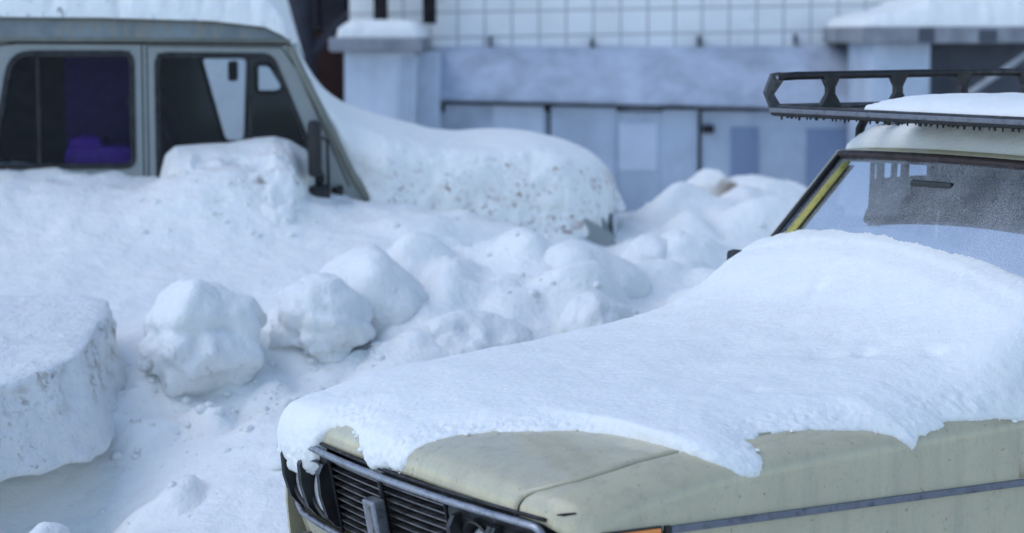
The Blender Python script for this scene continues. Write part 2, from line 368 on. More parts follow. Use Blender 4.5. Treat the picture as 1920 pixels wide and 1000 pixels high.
# ------------------------------------------------------------------ snow chunks thrown up by the plough
def lump(name, c, size, seed, label, group=None, cat='snow chunk', planes=13, sharp=13, rough=.05, tilt=(0,0,0), m='snow_old', sub=5, squash=0):
    rnd = random.Random(seed); bm = bmesh.new(); bmesh.ops.create_icosphere(bm, subdivisions=sub, radius=1)
    pl = []
    for k in range(planes):
        g = (k+.5)/planes; zz = 1-2*g; a = k*2.39996+rnd.random()*.9; rr = sqrt(1-zz*zz)
        pl.append((Vector((rr*cos(a), rr*sin(a), zz+rnd.uniform(-.25,.25))).normalized(), rnd.uniform(.72, 1.02)))
    R = Matrix.Rotation(tilt[2], 3, 'Z') @ Matrix.Rotation(tilt[1], 3, 'Y') @ Matrix.Rotation(tilt[0], 3, 'X')
    off = Vector((seed*7.3, seed*3.1, 0))
    for v in bm.verts:
        d = v.co.normalized()
        s = 0
        for n, h in pl:
            q = n.dot(d)/h
            if q > 0: s += q**(sharp*.62)
        r = min(1.15, s**(-1/(sharp*.62))*1.06) if s > 0 else 1.1
        p = Vector((d.x*r*size[0], d.y*r*size[1], d.z*r*size[2]))
        k = 1+.7*max(0, -d.z-.05) if d.z < .25 else max(.35, 1-(d.z-.25)*1.3)      # new snow smooths the top
        w = size[2]
        amt = rough*.75*(fbm(p+off, 1.7/max(.12, w), 4, 2.1, .45)*1.6 - .35*abs(noise.noise((p+off)*(4/max(.12, w))))+.15)*k
        p += d*(amt+.010*fbm(p+off, 14, 3)*k)
        v.co = R @ p
    for _ in range(2): bmesh.ops.smooth_vert(bm, verts=bm.verts[:], factor=.5, use_axis_x=True, use_axis_y=True, use_axis_z=True)
    for v in bm.verts:
        p = v.co+off; dn = v.co.normalized(); k = max(.25, min(1, 1.1-dn.z*1.2))
        v.co += dn*k*(.030*fbm(p, 7, 4, 2.1, .6)+.008*fbm(p, 26, 3)-.030*max(0, .16-abs(noise.noise(p*5)))*3)
    bm.verts.index_update(); o = MB().bm(bm).build(name, M[m], None, True)
    o.location = c
    return tag(o, label, cat, group)
GRP = 'snow chunks along the ploughed bank'
def L(px, py, Y, wpx, hpx, dep, seed, label, **kw):
    c = at(px, py+.07*hpx, Y); s = Y/F
    return lump('snow_chunk', c, (wpx*s/2, dep, hpx*s/2), seed, label, GRP, **kw)
L(376,610,8.2,205,220,.20,3,'round rough snow boulder with a pitted underside, standing alone right of the big slab', rough=.075, planes=8, sharp=22, tilt=(.15,-.12,.5))
L(698,556,8.75,270,215,.28,8,'tall smooth-topped snow chunk, highest of the pile in the middle', rough=.05, tilt=(.1,.45,.2), sharp=14, planes=9)
L(602,602,8.4,165,178,.17,5,'rough-faced snow chunk leaning against the left front of the tallest smooth one', rough=.08, tilt=(0,.35,.2), planes=8, sharp=22)
L(1092,545,9.1,215,195,.24,12,'broad flat-topped snow chunk just below the nose of the van', rough=.05, planes=8, sharp=10)
L(1118,607,8.55,135,125,.15,21,'small rounded snow chunk right behind the edge of the cream hood', rough=.04, planes=9)
L(890,640,8.45,215,130,.20,25,'low long snow chunk with a pitted left end behind the cream hood', rough=.05, tilt=(0,.12,.1), planes=8, sharp=9)
L(812,530,9.35,80,62,.12,31,'small snow lump left of the ridge behind the long low chunk', rough=.03, sub=4)
L(1222,478,10.0,95,80,.14,33,'small square-edged snow chunk to the right under the van nose', rough=.03, planes=7, sharp=18, sub=4)
L(1285,520,9.6,130,90,.2,37,'low snow lump between the van nose and the black door mirror', rough=.04, sub=4)
L(1340,375,12.6,125,125,.26,41,'brown-stained snow boulder in front of the garage wall', rough=.07, m='snow_brown', planes=8)
L(1420,400,12.3,160,135,.3,43,'clean white snow boulder just right of the brown-stained one', rough=.07)
L(1475,378,12.9,120,95,.28,47,'snow boulder beside the left edge of the cream car windscreen', rough=.06)
L(735,590,9.0,110,150,.18,52,'snow chunk sloping down on the right flank of the tallest smooth one', rough=.04, tilt=(0,.5,0), sharp=9)
L(975,545,9.3,120,70,.2,55,'low ridge of snow left of the broad flat-topped chunk', rough=.03, tilt=(0,-.35,0), sub=4)
L(85,1010,6.75,90,70,.10,58,'small crumbly snow lump under the overhang of the big slab', rough=.03, sub=4)
L(540,855,7.5,110,60,.14,61,'low crumbly snow lump beside the far headlight of the cream car', rough=.03, sub=4)

# big slab at the left
def slab():
    # corners from the photograph's outline, with their own depth: (front-left-bottom, ...)
    fl_b = at(-420,1010,6.8); fr_b = at(196,868,7.55); br_b = at(246,800,8.15); bl_b = at(-420,830,8.6)
    fl_t = at(-420,860,6.8); fr_t = at(150,668,7.62); br_t = at(214,550,8.45); bl_t = at(-420,545,8.9)
    C = [fl_b, fr_b, br_b, bl_b, fl_t, fr_t, br_t, bl_t]
    bm = bmesh.new(); bmesh.ops.create_cube(bm, size=2)
    bmesh.ops.subdivide_edges(bm, edges=bm.edges[:], cuts=63, use_grid_fill=True)
    for v in bm.verts:
        x, y, z = v.co
        # round the cube a little: superellipsoid
        s = (abs(x)**16+abs(y)**16+abs(z)**16)**(-1/16); x, y, z = x*s, y*s, z*s
        a, b, c = (x+1)/2, (y+1)/2, (z+1)/2
        p = ((C[0]*(1-a)+C[1]*a)*(1-b)+(C[3]*(1-a)+C[2]*a)*b)*(1-c)+((C[4]*(1-a)+C[5]*a)*(1-b)+(C[7]*(1-a)+C[6]*a)*b)*c
        n = Vector((x**5, y**5*1.0, z**5)); n = n.normalized() if n.length > 0 else Vector((0,0,1))
        k = .16 if z > .9 else 1.0
        if z > .9: n = Vector((0,0,1))
        p += n*(.055*fbm(p, 2.6, 5, 2.1, .5)-.02*abs(noise.noise(p*7))+.022*fbm(p, 11, 3))*k
        if z > .8: p.z += .02*fbm(p, 3, 2)
        v.co = p
    o = MB().bm(bm).build('snow_slab', M['snow_slab'], None, True)
    tag(o, 'large square-edged slab of icy snow with a flat top and dirty broken sides, at the left edge', 'snow slab')
slab()
def crumbs():
    rnd = random.Random(77); bmt = bmesh.new(); bmesh.ops.create_icosphere(bmt, subdivisions=2, radius=1); bmt.verts.index_update()
    iv = [v.co.copy() for v in bmt.verts]; fi = [[v.index for v in f.verts] for f in bmt.faces]; bmt.free(); mb = MB()
    dg = bpy.context.evaluated_depsgraph_get(); g = bpy.data.objects['ground']; ge = g.evaluated_get(dg)
    for (px, py, Y, n, sp) in [(390,720,8.1,60,.16),(600,700,8.3,40,.16),(1000,600,8.8,60,.4),(1250,500,10,70,.5),(150,880,7.4,60,.25),(520,820,7.9,60,.18),(440,395,10.1,70,.3),(1350,440,11.5,50,.6),(760,450,10.1,70,.5),(250,800,7.9,30,.15),(330,940,7.3,14,.2)]:
        c = at(px, py, Y)
        for k in range(n):
            x, y = c.x+rnd.gauss(0, sp), c.y+rnd.gauss(0, sp*.7); ok, loc, nn, _ = ge.ray_cast(Vector((x, y, 5)), Vector((0, 0, -1)))
            if not ok: continue
            u, w = tovan(x, y)
            if -3.5 < u < 1.3 and -.1 < w < 1.8: continue
            rad = .004+.022*rnd.random()**4; sd_ = rnd.random()*50
            mb.add([(x+p.x*rad*(1+.5*noise.noise(p*1.7+Vector((sd_,0,0)))), y+p.y*rad*(1+.5*noise.noise(p*1.7+Vector((0,sd_,0)))), loc.z+rad*.05+p.z*rad*.75) for p in iv], fi)
    tag(mb.build('snow_crumbs', M['snow_old'], None, True), kind='stuff')
crumbs()

# ------------------------------------------------------------------ cream saloon car (X back from the nose, Y towards its far side, Z up)
W = 1.61
car = empty('parked_car', 'cream saloon car buried under snow, with black grille, chrome trim and roof rack', 'car', (CX, CY, 0), YAW)
DT = [-.05,0,.03,.09,.25,.41,.68,1.0,1.38]; ZT = [.85,.862,.885,.905,.937,.958,.976,.99,1.01]
def fx(Y): return .05-.06*(1-((Y-.805)/.75)**2)
def sm(a, r): return (a+sqrt(a*a+r*r))/2
def body_pt(u, v, ws=False):
    """u metres back over the nose edge, v metres across over the near side edge"""
    Y = sm(v, .022)-sm(v-W, .022); drop = sm(-v, .022)+sm(v-W, .022)
    e = min(Y, W-Y)
    Xr = sm(u, .03); dropf = sm(-u, .03)
    # nose corner rounds back in plan
    cr = .05*max(0, 1-e/.10)**2
    X = fx(Y)+cr+Xr
    z = interp(Xr, DT, ZT)+.02*(1-((Y-.805)/.69)**2)
    if e < .12: z -= .030*((.12-e)/.12)**1.5
    z -= drop+dropf
    if ws and X > .9:
        z += (sm(X-1.40, .16)-sm(-.5, .16))*1.03*sstep(.0, .16, e)
    return Vector((X, Y, z))
def seam(u):       # distance of the bonnet seam from the side, as a v value
    return interp(u, [-.02, .0, .04, .10, .2, .4, 1.4], [.215, .205, .165, .128, .118, .112, .115])
def side_v(u): return body_pt(u, -.1).z+.1-.797
def grid_obj(name, us, vfun, nv, m, parent, pf=body_pt, th=.012):
    v = []; n = nv+1
    for u in us:
        v0, v1 = vfun(u)
        for j in range(n): v.append(pf(u, v0+(v1-v0)*j/nv))
    f = [(i*n+j, (i+1)*n+j, (i+1)*n+j+1, i*n+j+1) for i in range(len(us)-1) for j in range(nv)]
    o = mobj(name, v, f, m, parent, True)
    bm = bmesh.new(); bm.from_mesh(o.data); bmesh.ops.recalc_face_normals(bm, faces=bm.faces[:])
    if sum(fa.normal.z for fa in bm.faces) < 0: bmesh.ops.reverse_faces(bm, faces=bm.faces[:])
    bm.to_mesh(o.data); bm.free()
    s = o.modifiers.new('thickness', 'SOLIDIFY'); s.thickness = th; s.offset = -1
    return o
hu = [-.045, -.035, -.022, -.015, -.008, 0, .008, .016, .025, .04, .06, .08, .1, .13, .16, .2, .25, .3, .4, .5, .6, .7, .8, .95, 1.1, 1.25, 1.33]
hf = hu+[1.36]
GAP = .0055
hood = grid_obj('hood', hu, lambda u: (seam(u)+GAP, W-seam(u)-GAP), 60, M['cream'], car)
hu2 = hf
fn_ = grid_obj('fender', hu2, lambda u: (-side_v(u), seam(u)-GAP), 44, M['cream'], car)
ff_ = grid_obj('fender', hu2, lambda u: (W-seam(u)+GAP, W+side_v(u)), 44, M['cream'], car)
grid_obj('seam_channel', hu2, lambda u: (seam(u)-.02, seam(u)+.02), 6, M['groove'], car, lambda u, v: body_pt(u, v)-Vector((0,0,.016)), .004)
grid_obj('seam_channel', hu2, lambda u: (W-seam(u)-.02, W-seam(u)+.02), 6, M['groove'], car, lambda u, v: body_pt(u, v)-Vector((0,0,.016)), .004)
# doors, sills, rear quarter: one side sheet each with the wheel arches cut out, and a roll over to the belt line
def arch(cx, r=.335, n=16): return [(cx+r*cos(pi-pi*i/n), .30+r*sin(pi-pi*i/n)) for i in range(n+1)]
zt_side = .845
def side_poly():
    p = [(.10,.30), (.085,.55), (.075,.70), (.085,zt_side-.012)]
    top = [(x, .795) for x in (.2,.35,.5,.7,.9,1.1,1.3)]
    p = [(.10,.32)]+[(.075,.6), (.075,.78)]+[(a, b) for a, b in top]+[(1.40,.795), (1.41,.82), (4.02,.82), (4.08,.7), (4.08,.36)]
    low = [(3.6,.27)]+arch(3.15)[::-1][0:]+[(2.75,.24), (1.05,.24)]+arch(.70)[::-1]+[(.33,.30)]
    low = [q for q in low]
    return p+low
sp = side_poly()
def clean(poly):
    o = []
    for q in poly:
        if not o or (abs(q[0]-o[-1][0])+abs(q[1]-o[-1][1])) > 1e-4: o.append(q)
    return o
sp = clean(sp)
MB().prism(sp, [], lambda x, z, w: (x, .004+w, z), .012).build('side_panel', M['cream'], car)
MB().prism(sp, [], lambda x, z, w: (x, W-.004-w, z), .012).build('side_panel', M['cream'], car)
def belt(yo, sgn):
    prof = [(0, .81), (0, .86), (.012, .90), (.035, .93), (.08, .955), (.13, .985)]
    xs_ = [1.38, 1.6, 2.0, 2.6, 3.2, 3.6, 4.0, 4.07, 4.10]; v = []; f = []
    for i, x in enumerate(xs_):
        k = 0 if x < 4.0 else (x-4.0)*.4
        for (y, z) in prof: v.append((x, yo+sgn*(y+k), z-k*.6-(max(0, x-3.2))*.03))
    n = len(prof)
    f = [(i*n+j, (i+1)*n+j, (i+1)*n+j+1, i*n+j+1) for i in range(len(xs_)-1) for j in range(n-1)]
    o = MB().add(v, f).build('belt_panel', M['cream'], car, True); s = o.modifiers.new('t', 'SOLIDIFY'); s.thickness = .01
belt(0.0, 1); belt(W, -1)
# door gaps and handles on both sides, wheels, boot, rear
for yo, sg in ((0, 1), (W, -1)):
    for i, (x0, x1) in enumerate(((1.42, 2.22), (2.235, 2.95))):
        for x in ((x0, x1) if i else (x0,)): MB().box((x-.002, yo+(.0015 if sg > 0 else -.0045), .30), (x+.002, yo+(.0045 if sg > 0 else -.0015), .93)).build('door_seam', M['groove'], car)
        MB().box((x1-.16, min(yo, yo-sg*.03), .765), (x1-.05, max(yo, yo-sg*.03), .785), .006).build('door_handle', M['chrome'], car)
def wheel(x, y0, sg):
    e = bpy.data.objects.new('wheel', None); COL.objects.link(e); e.parent = car; e.location = (x, y0+sg*.10, .375)
    n = 28; prof = [(.20,-.075), (.27,-.085), (.295,-.07), (.30,-.03), (.30,.03), (.295,.07), (.27,.085), (.20,.075)]
    def lathe(pr, cl_=True):
        v = [(r*cos(2*pi*i/n), w, r*sin(2*pi*i/n)) for i in range(n) for r, w in pr]; k = len(pr)
        f = [(i*k+j, ((i+1) % n)*k+j, ((i+1) % n)*k+(j+1) % k, i*k+(j+1) % k) for i in range(n) for j in range(k if cl_ else k-1)]
        return MB().add(v, f)
    lathe(prof).build('tyre', M['tyre'], e, True)
    lathe([(.205,-sg*.06), (.19,-sg*.05), (.15,-sg*.02), (.09,-sg*.055), (.05,-sg*.06), (.001,-sg*.06)], False).build('rim', M['fin'], e, True)
for x in (.70, 3.15):
    wheel(x, 0, 1); wheel(x, W, -1)
MB().box((.12, .10, .22), (3.9, W-.10, .30)).build('underbody', M['dark'], car)
MB().prism([(3.42,.30), (4.06,.36), (4.08,.75), (4.04,.955), (3.45,.985)], [], lambda x, z, w: (x, .13+w, z), W-.26).build('boot', M['cream'], car)
MB().box((4.08,.05,.40), (4.16,W-.05,.50), .02).build('rear_bumper', M['chrome'], car)
for y in (.08, W-.36): MB().box((4.07,y,.62), (4.10,y+.28,.78), .01).build('tail_light', M['plate'], car)
# cowl / firewall
MB().box((1.34,.13,.5), (1.40,W-.13,.985)).build('firewall', M['dark'], car)

# --- front: chrome frame, grille, lamp panels
def lean(z): return .20*(.81-z)                   # the nose tucks back downwards
def fpt(Y, z, d=0.0): return Vector((fx(Y)+lean(z)+d, Y, z))
Ya, Yb, Zt, Zb = .10, 1.51, .812, .585
fr = rrect(Ya, Zb, Yb, Zt, .035, 5)
# resample so that the frame follows the bowed front
path = []
for i in range(len(fr)):
    a, b = fr[i], fr[(i+1) % len(fr)]; n = max(1, int(abs(a[0]-b[0])/.06))
    for k in range(n): path.append(fpt(a[0]+(b[0]-a[0])*k/n, a[1]+(b[1]-a[1])*k/n, -.012))
MB().tube(path, .0088, 8, True, 1.0, 1.25).build('chrome_frame', M['chrome'], car, True)
MB().tube([fpt(Yb+.004, z_, -.004) for z_ in (.79, .74, .68, .63, .60)], .016, 8).build('lamp_bezel', M['black'], car, True)
# dark rubber lip between frame and hood
lip = [fpt(Ya+.01+(Yb-Ya-.02)*i/30, .828, .006) for i in range(31)]
MB().tube(lip, .005, 6).build('hood_lip', M['rubber'], car, True)
# valance below, front closing panel
def strip_panel(name, z0, z1, d0, d1, m, y0=Ya-.02, y1=Yb+.02, nseg=24):
    v = []; 
    for i in range(nseg+1):
        y = y0+(y1-y0)*i/nseg
        v += [tuple(fpt(y, z0, d0)), tuple(fpt(y, z1, d1))]
    f = [(2*i, 2*i+2, 2*i+3, 2*i+1) for i in range(nseg)]
    o = mobj(name, v, f, m, car, True); s = o.modifiers.new('t', 'SOLIDIFY'); s.thickness = .006; return o
strip_panel('valance', .30, .575, .05, -.002, M['cream'])
strip_panel('grille_backing', .57, .83, .075, .075, M['black'])
# lamp panels
def lamp_panel(y0, y1, centres):
    R_ = .076; zc = .695
    holes = [[(cy+R_*cos(2*pi*i/24), zc+R_*1.02*sin(2*pi*i/24)) for i in range(24)] for cy in centres]
    outer = []
    a, b = rrect(y0, .597, y1, .800, .02, 4), None
    for i in range(len(a)):
        p, q = a[i], a[(i+1) % len(a)]; n = max(1, int(math.hypot(p[0]-q[0], p[1]-q[1])/.04))
        outer += [(p[0]+(q[0]-p[0])*k/n, p[1]+(q[1]-p[1])*k/n) for k in range(n)]
    mb = MB().prism(outer, holes, lambda y, z, w: fpt(y, z, -.002+w), .01)
    pn = mb.build('lamp_panel', M['black'], car, angle=40)
    for cy in centres:
        n = 28; rings = []
        for d, r in ((-.012, R_+.010), (-.016, R_+.004), (-.008, R_-.001), (.042, R_-.004)):
            rings.append([fpt(cy, zc)*1.0+Vector((d+lean(zc+r*sin(2*pi*i/n))-lean(zc), r*cos(2*pi*i/n), r*sin(2*pi*i/n))) for i in range(n)])
        v = [p for r in rings for p in r]; f = [(k*n+i, k*n+(i+1) % n, (k+1)*n+(i+1) % n, (k+1)*n+i) for k in range(3) for i in range(n)]
        bz = MB().add(v, f).build('headlight', M['black'], car, True); so = bz.modifiers.new('t', 'SOLIDIFY'); so.thickness = .003
        rr = [(.0, -.012), (.02, -.011), (.04, -.006), (.057, .001), (.067, .008), (.072, .016)]
        v = []; c = fpt(cy, zc, -.006)
        for r, d in rr: v += [c+Vector((d, r*cos(2*pi*i/n), r*sin(2*pi*i/n))) for i in range(n)]
        f = [(k*n+i, k*n+(i+1) % n, (k+1)*n+(i+1) % n, (k+1)*n+i) for k in range(len(rr)-1) for i in range(n)]
        MB().add(v, f).build('lens', M['lens'], bz, True)
        for sy in (-1, 1):
            y_ = cy+sy*.077; fp = [(.004,.092), (-.020,.086), (-.038,.060), (-.044,.0), (-.036,-.060), (-.016,-.086), (.004,-.092)]
            MB().prism(fp, [], lambda x, z, w: (fx(y_)+lean(zc+z)+x, y_-.009+w, zc+z), .018).build('lamp_visor', M['black'], bz)
lamp_panel(1.185, 1.500, (1.420, 1.262))
lamp_panel(.115, .500, (.205, .375))
# grille fins
cyg = .845
for side, (y0, y1) in enumerate(((.512, cyg-.004), (cyg+.004, 1.175))):
    g = bpy.data.objects.new('grille', None); COL.objects.link(g); g.parent = car
    z = .792
    for k in range(10):
        n = 8; v = []
        for i in range(n+1):
            y = y0+(y1-y0)*i/n
            v += [fpt(y, z, .002), fpt(y, z-.0055, .004), fpt(y, z-.003, .045), fpt(y, z+.001, .045)]
        f = [(4*i+j, 4*i+4+j, 4*i+4+(j+1) % 4, 4*i+(j+1) % 4) for i in range(n) for j in range(4)]
        MB().add(v, f).build('fin', M['fin'], g)
        z -= .0205
    for y in (y0-.001, y1+.001):
        MB().tube([fpt(y, .80, .0), fpt(y, .592, .0)], .0032, 6, sx=1, sy=2).build('grille_edge', M['black'], g)
bd = MB()
for dy in (-.021, 0, .021): bd.box(fpt(cyg+dy-.0085, .585, -.016)+Vector((-.02,0,0)), (fx(cyg)+lean(.75)-.002, cyg+dy+.0085, .752), .003)
bd = MB().box((fx(cyg)-.020, cyg-.032, .590), (fx(cyg)+.016, cyg+.032, .752), .006, Matrix.Rotation(-.19, 3, 'Y'))
bd.build('centre_badge', M['chrome'], car)
MB().box((fx(cyg)-.023, cyg-.012, .605), (fx(cyg)-.010, cyg+.012, .740), .003, Matrix.Rotation(-.19, 3, 'Y')).build('badge_inlay', M['fin'], car)
# bumper
bp = [Vector((fx(max(.1, min(1.5, y)))-.030+(.10 if (y < .0 or y > 1.46) else 0), y, .475)) for y in (-.03, .02, .2, .5, .805, 1.1, 1.34, 1.45, 1.49)]
MB().tube(bp, .052, 10, False, .45, 1.1).build('front_bumper', M['chrome'], car, True)
MB().tube([p+Vector((-.022,0,0)) for p in bp], .014, 8).build('bumper_rubber', M['seal'], car, True)
# fender corner slot, side strip, repeater
def on_side(x, z): return Vector((x, -.001, z))
sl = [body_pt(-.008, .082)+Vector((-.001,-.001,.001)), body_pt(.000, .066)+Vector((-.001,-.001,.001)), body_pt(.014, .046)+Vector((-.001,-.001,.001))]
MB().tube(sl, [.0015,.0035,.002], 6).build('corner_slot', M['groove'], car, True)
def side_y(z): return .003
MB().box((.30,-.007,.788), (4.0,.006,.806), .003, Matrix.Rotation(0, 3, 'Y')).build('side_moulding', M['strip'], car)
MB().box((.295,-.009,.786), (.312,.006,.808), .002).build('moulding_cap', M['black'], car)
MB().box((.30,W-.006,.788), (4.0,W+.007,.806), .003).build('side_moulding', M['strip'], car)
MB().box((.13,-.010,.760), (.283,.006,.806), .006).build('turn_signal', M['amber'], car)
MB().box((.126,-.006,.756), (.287,.006,.8095), .002).build('signal_bezel', M['black'], car)

# --- greenhouse
A0, A1 = (1.385, .165, 1.005), (1.905, .195, 1.552)
def mir(p): return (p[0], W-p[1], p[2])
def pillar(name, a, b, w, m, d=.03): 
    a, b = Vector(a), Vector(b); return MB().tube([a, (a+b)/2+Vector((0,0,.004)), b], w, 8, False, 1, .6).build(name, m, car, True)
for s in (0, 1):
    q = mir if s else (lambda p: p)
    pillar('pillar', q((1.40,.155,.985)), q((1.93,.185,1.55)), .026, M['cream'])
    pillar('windscreen_seal', q((1.375,.185,1.003)), q((1.893,.214,1.545)), .012, M['rubber'])
    pillar('pillar', q((2.30,.13,.985)), q((2.33,.19,1.55)), .026, M['cream'])
    pillar('pillar', q((2.95,.13,.985)), q((3.02,.19,1.54)), .03, M['cream'])
    pillar('pillar', q((3.50,.15,.975)), q((3.06,.21,1.53)), .045, M['cream'])
    # side glass
    for (x0, x1, x2, x3) in ((1.43,1.93,2.33,2.30), (2.34,2.36,3.0,2.92)):
        v = [q((x0,.14,.99)), q((x1,.185,1.53)), q((x2,.185,1.53)), q((x3,.14,.99))]
        mobj('side_window', v, [(0,1,2,3)], M['glass'], car)
def ws_pt(a, b):   # a 0..1 up, b 0..1 across (near to far); bowed forward in the middle
    x = 1.385+.52*a; y0 = .185+.03*a; y = y0+(W-2*y0)*b; bow = .05*(1-(2*b-1)**2)
    return Vector((x-bow*(1-.35*a), y, 1.005+.54*a+.012*(1-(2*b-1)**2)*a))
def surf(name, pf, na, nb, m, parent, th=0):
    v = [pf(i/na, j/nb) for i in range(na+1) for j in range(nb+1)]
    f = [(i*(nb+1)+j, i*(nb+1)+j+1, (i+1)*(nb+1)+j+1, (i+1)*(nb+1)+j) for i in range(na) for j in range(nb)]
    o = mobj(name, v, f, m, parent, True)
    if th: s = o.modifiers.new('t', 'SOLIDIFY'); s.thickness = th
    return o
surf('windscreen', ws_pt, 8, 16, M['ws'], car)
# yellow film stuck inside along the far pillar
surf('yellow_strip', lambda a, b: ws_pt(.50+.46*a, .925+.036*b-.006*a)+Vector((-.006,0,.006)), 6, 2, M['yellow'], car, .002)
# header seal follows the bow
MB().tube([ws_pt(1.0, i/16)+Vector((-.004,0,.006)) for i in range(17)], .0135, 8).build('windscreen_seal', M['seal'], car, True)
def roof_pt(a, b):
    x0 = ws_pt(1, b).x+.008; x = x0+(3.06-x0)*a
    e = 2*b-1; y = .185+(W-.37)*b
    z = 1.553+(1-e*e)*(.012+.045*sin(pi*min(1, a*1.05)))+.020*sin(pi*a)-.008*abs(e)**6
    return Vector((x, y, z))
surf('roof', roof_pt, 20, 20, M['cream'], car, .018)
MB().tube([roof_pt(a/12, 0)+Vector((0,-.004,-.012)) for a in range(13)], .011, 8).build('drip_rail', M['chrome'], car, True)
MB().tube([roof_pt(a/12, 1)+Vector((0,.004,-.012)) for a in range(13)], .011, 8).build('drip_rail', M['chrome'], car, True)
surf('rear_window', lambda a, b: Vector((3.46-.38*a, .2+(W-.4)*b, 1.0+.53*a)), 2, 2, M['glass'], car)
# interior
MB().box((1.40,.16,.80), (1.66,W-.16,1.00), .04).build('dashboard', M['dark'], car)
MB().box((1.42,.14,.30), (3.4,W-.14,.36)).build('cabin_floor', M['dark'], car)
for y in (.24, .90):
    s = MB().box((2.05,y,.55), (2.50,y+.48,.72), .05); s.box((2.42,y+.02,.66), (2.54,y+.46,1.20), .045, Matrix.Rotation(.22, 3, 'Y'))
    s.build('front_seat', M['seat'], car)
s = MB().box((2.8,.2,.50), (3.25,W-.2,.68), .05); s.box((3.18,.2,.6), (3.32,W-.2,1.10), .05, Matrix.Rotation(.3, 3, 'Y')); s.build('rear_seat', M['seat'], car)
MB().box((3.3,.16,.96), (3.5,W-.16,.985)).build('parcel_shelf', M['dark'], car)
rc = [Vector((1.78+.06*sin(t), .45+.19*cos(t), 1.02+.18*sin(t))) for t in [2*pi*i/24 for i in range(24)]]
MB().tube(rc, .011, 6, True).build('steering_wheel', M['black'], car, True)
MB().box((1.80,.76,1.44), (1.82,.94,1.50), .008).build('rear_view_mirror', M['black'], car)
# far door mirror
mo = MB().box((1.715,W+.02,1.10), (1.76,W+.14,1.23), .018); mo.tube([(1.74,W-.05,1.02), (1.73,W+.05,1.12)], .012, 6)
mm = mo.build('door_mirror', M['black'], car, angle=40)
MB().box((1.761,W+.03,1.11), (1.766,W+.13,1.22), .002).build('mirror_glass', M['chrome'], mm)
mo = MB().box((1.46,-.17,1.02), (1.50,-.05,1.15), .018); mo.tube([(1.55,.04,1.0), (1.50,-.07,1.04)], .012, 6); mo.build('door_mirror', M['black'], car, angle=40)

# --- snow lying on the car: offset sheet over the body; where it thins out it sinks under the paint
def seg_dist(edge_u, edge_v, u): return interp(u, edge_u, edge_v)
E_U = [-.06,.0,.065,.123,.168,.252,.319,.355,.370,.375,.383,.395,.41,.432,.458,.485,.515,.56,.62,.717,.842,.887,.905,.922,.95,.987,1.075,1.213,1.32,1.5]
E_V = [.72,.716,.700,.672,.623,.513,.429,.330,.235,.135,.055,.0,-.02,-.03,-.022,-.002,.045,.098,.12,.098,.055,.015,-.01,-.028,-.01,.0,.03,.01,-.02,-.02]
FRONT_V = [-.2,.60,.66,.70,.74,.80,.86,.90,.94,.98,1.03,1.08,1.13,1.17,1.20,1.215,1.235,1.26,1.30,1.36,1.42,1.48,1.53,1.7]
FRONT_U = [.2,.2,.02,-.01,-.035,-.05,-.068,-.055,-.03,-.005,.012,.026,.022,.010,.0,-.02,-.06,-.10,-.125,-.145,-.15,-.15,-.14,-.12]
TD = [-.2,0,.1,.3,.7,1.0,1.2,1.35,1.48,1.60,1.75]; TT = [.080,.036,.027,.030,.036,.052,.058,.060,.052,.042,.035]
EV0 = np.linspace(-.2, 1.9, 211); 
def car_snow_t(u, v, X, Y):
    de = v-interp(u, E_U, E_V)                      # distance in from the near-side edge
    df = u-interp(v, FRONT_V, FRONT_U)              # distance in from the front edge
    dfar = (W+.05+.03*noise.noise(Vector((u*5, 3, 0))))-v
    xe = interp(Y, [.1,.275,.456,.72,.90,1.09,1.325,1.44], [1.625,1.64,1.67,1.70,1.712,1.708,1.690,1.665])+.008*noise.noise(Vector((Y*9,1,0)))
    dw = (xe-X)*1.4
    if de > .35: d1 = de
    else: d1 = de
    nz = Vector((u, v, 0))
    rag = .013*fbm(nz, 38, 4, 2.1, .65)+.024*fbm(nz, 11, 3)
    d = min(de*.9, df*1.0, dfar)+rag
    d = min(d, dw+rag*.3)
    T = interp(u, TD, TT)
    T *= (.62+.38*sstep(0, .5, min(de+.25, 9)))*(1-.12*sstep(.0, .25, .25-u)*sstep(1.1, 1.5, v))
    if d <= 0: return max(-.012, d*1.2)-.002
    w = .15 if dw > .08 else .12
    k = min(1, d/w); t = T*(.55*sqrt(max(0, 1-(1-k)**2))+.45*k)
    de2 = min(de, df, dfar)+rag
    lf = .010*fbm(Vector((u*1.2, v, 2.2)), 3.5, 3)*sstep(0, .12, d)
    gr = .0045*fbm(nz, 70, 3)*(1-.5*sstep(0, .1, d))+.0020*fbm(nz, 22, 3)
    # pock marks and faint dimples
    for (a, b, r, h) in ((1.05,.75,.09,-.012),(1.15,.50,.05,-.010),(1.22,.42,.035,-.015),(1.50,.95,.03,-.012),(1.30,.25,.03,-.01),(.8,.35,.03,-.006)):
        q = ((u-a)**2+(v-b)**2)/(r*r)
        if q < 6: gr += h*exp(-q)
    ed = 1-sstep(.03, .13, de2)
    gr += ed*(.013*fbm(nz, 55, 4, 2.0, .7)-.003*abs(noise.noise(nz*70)))
    return t+lf+gr*min(1, d/.02)
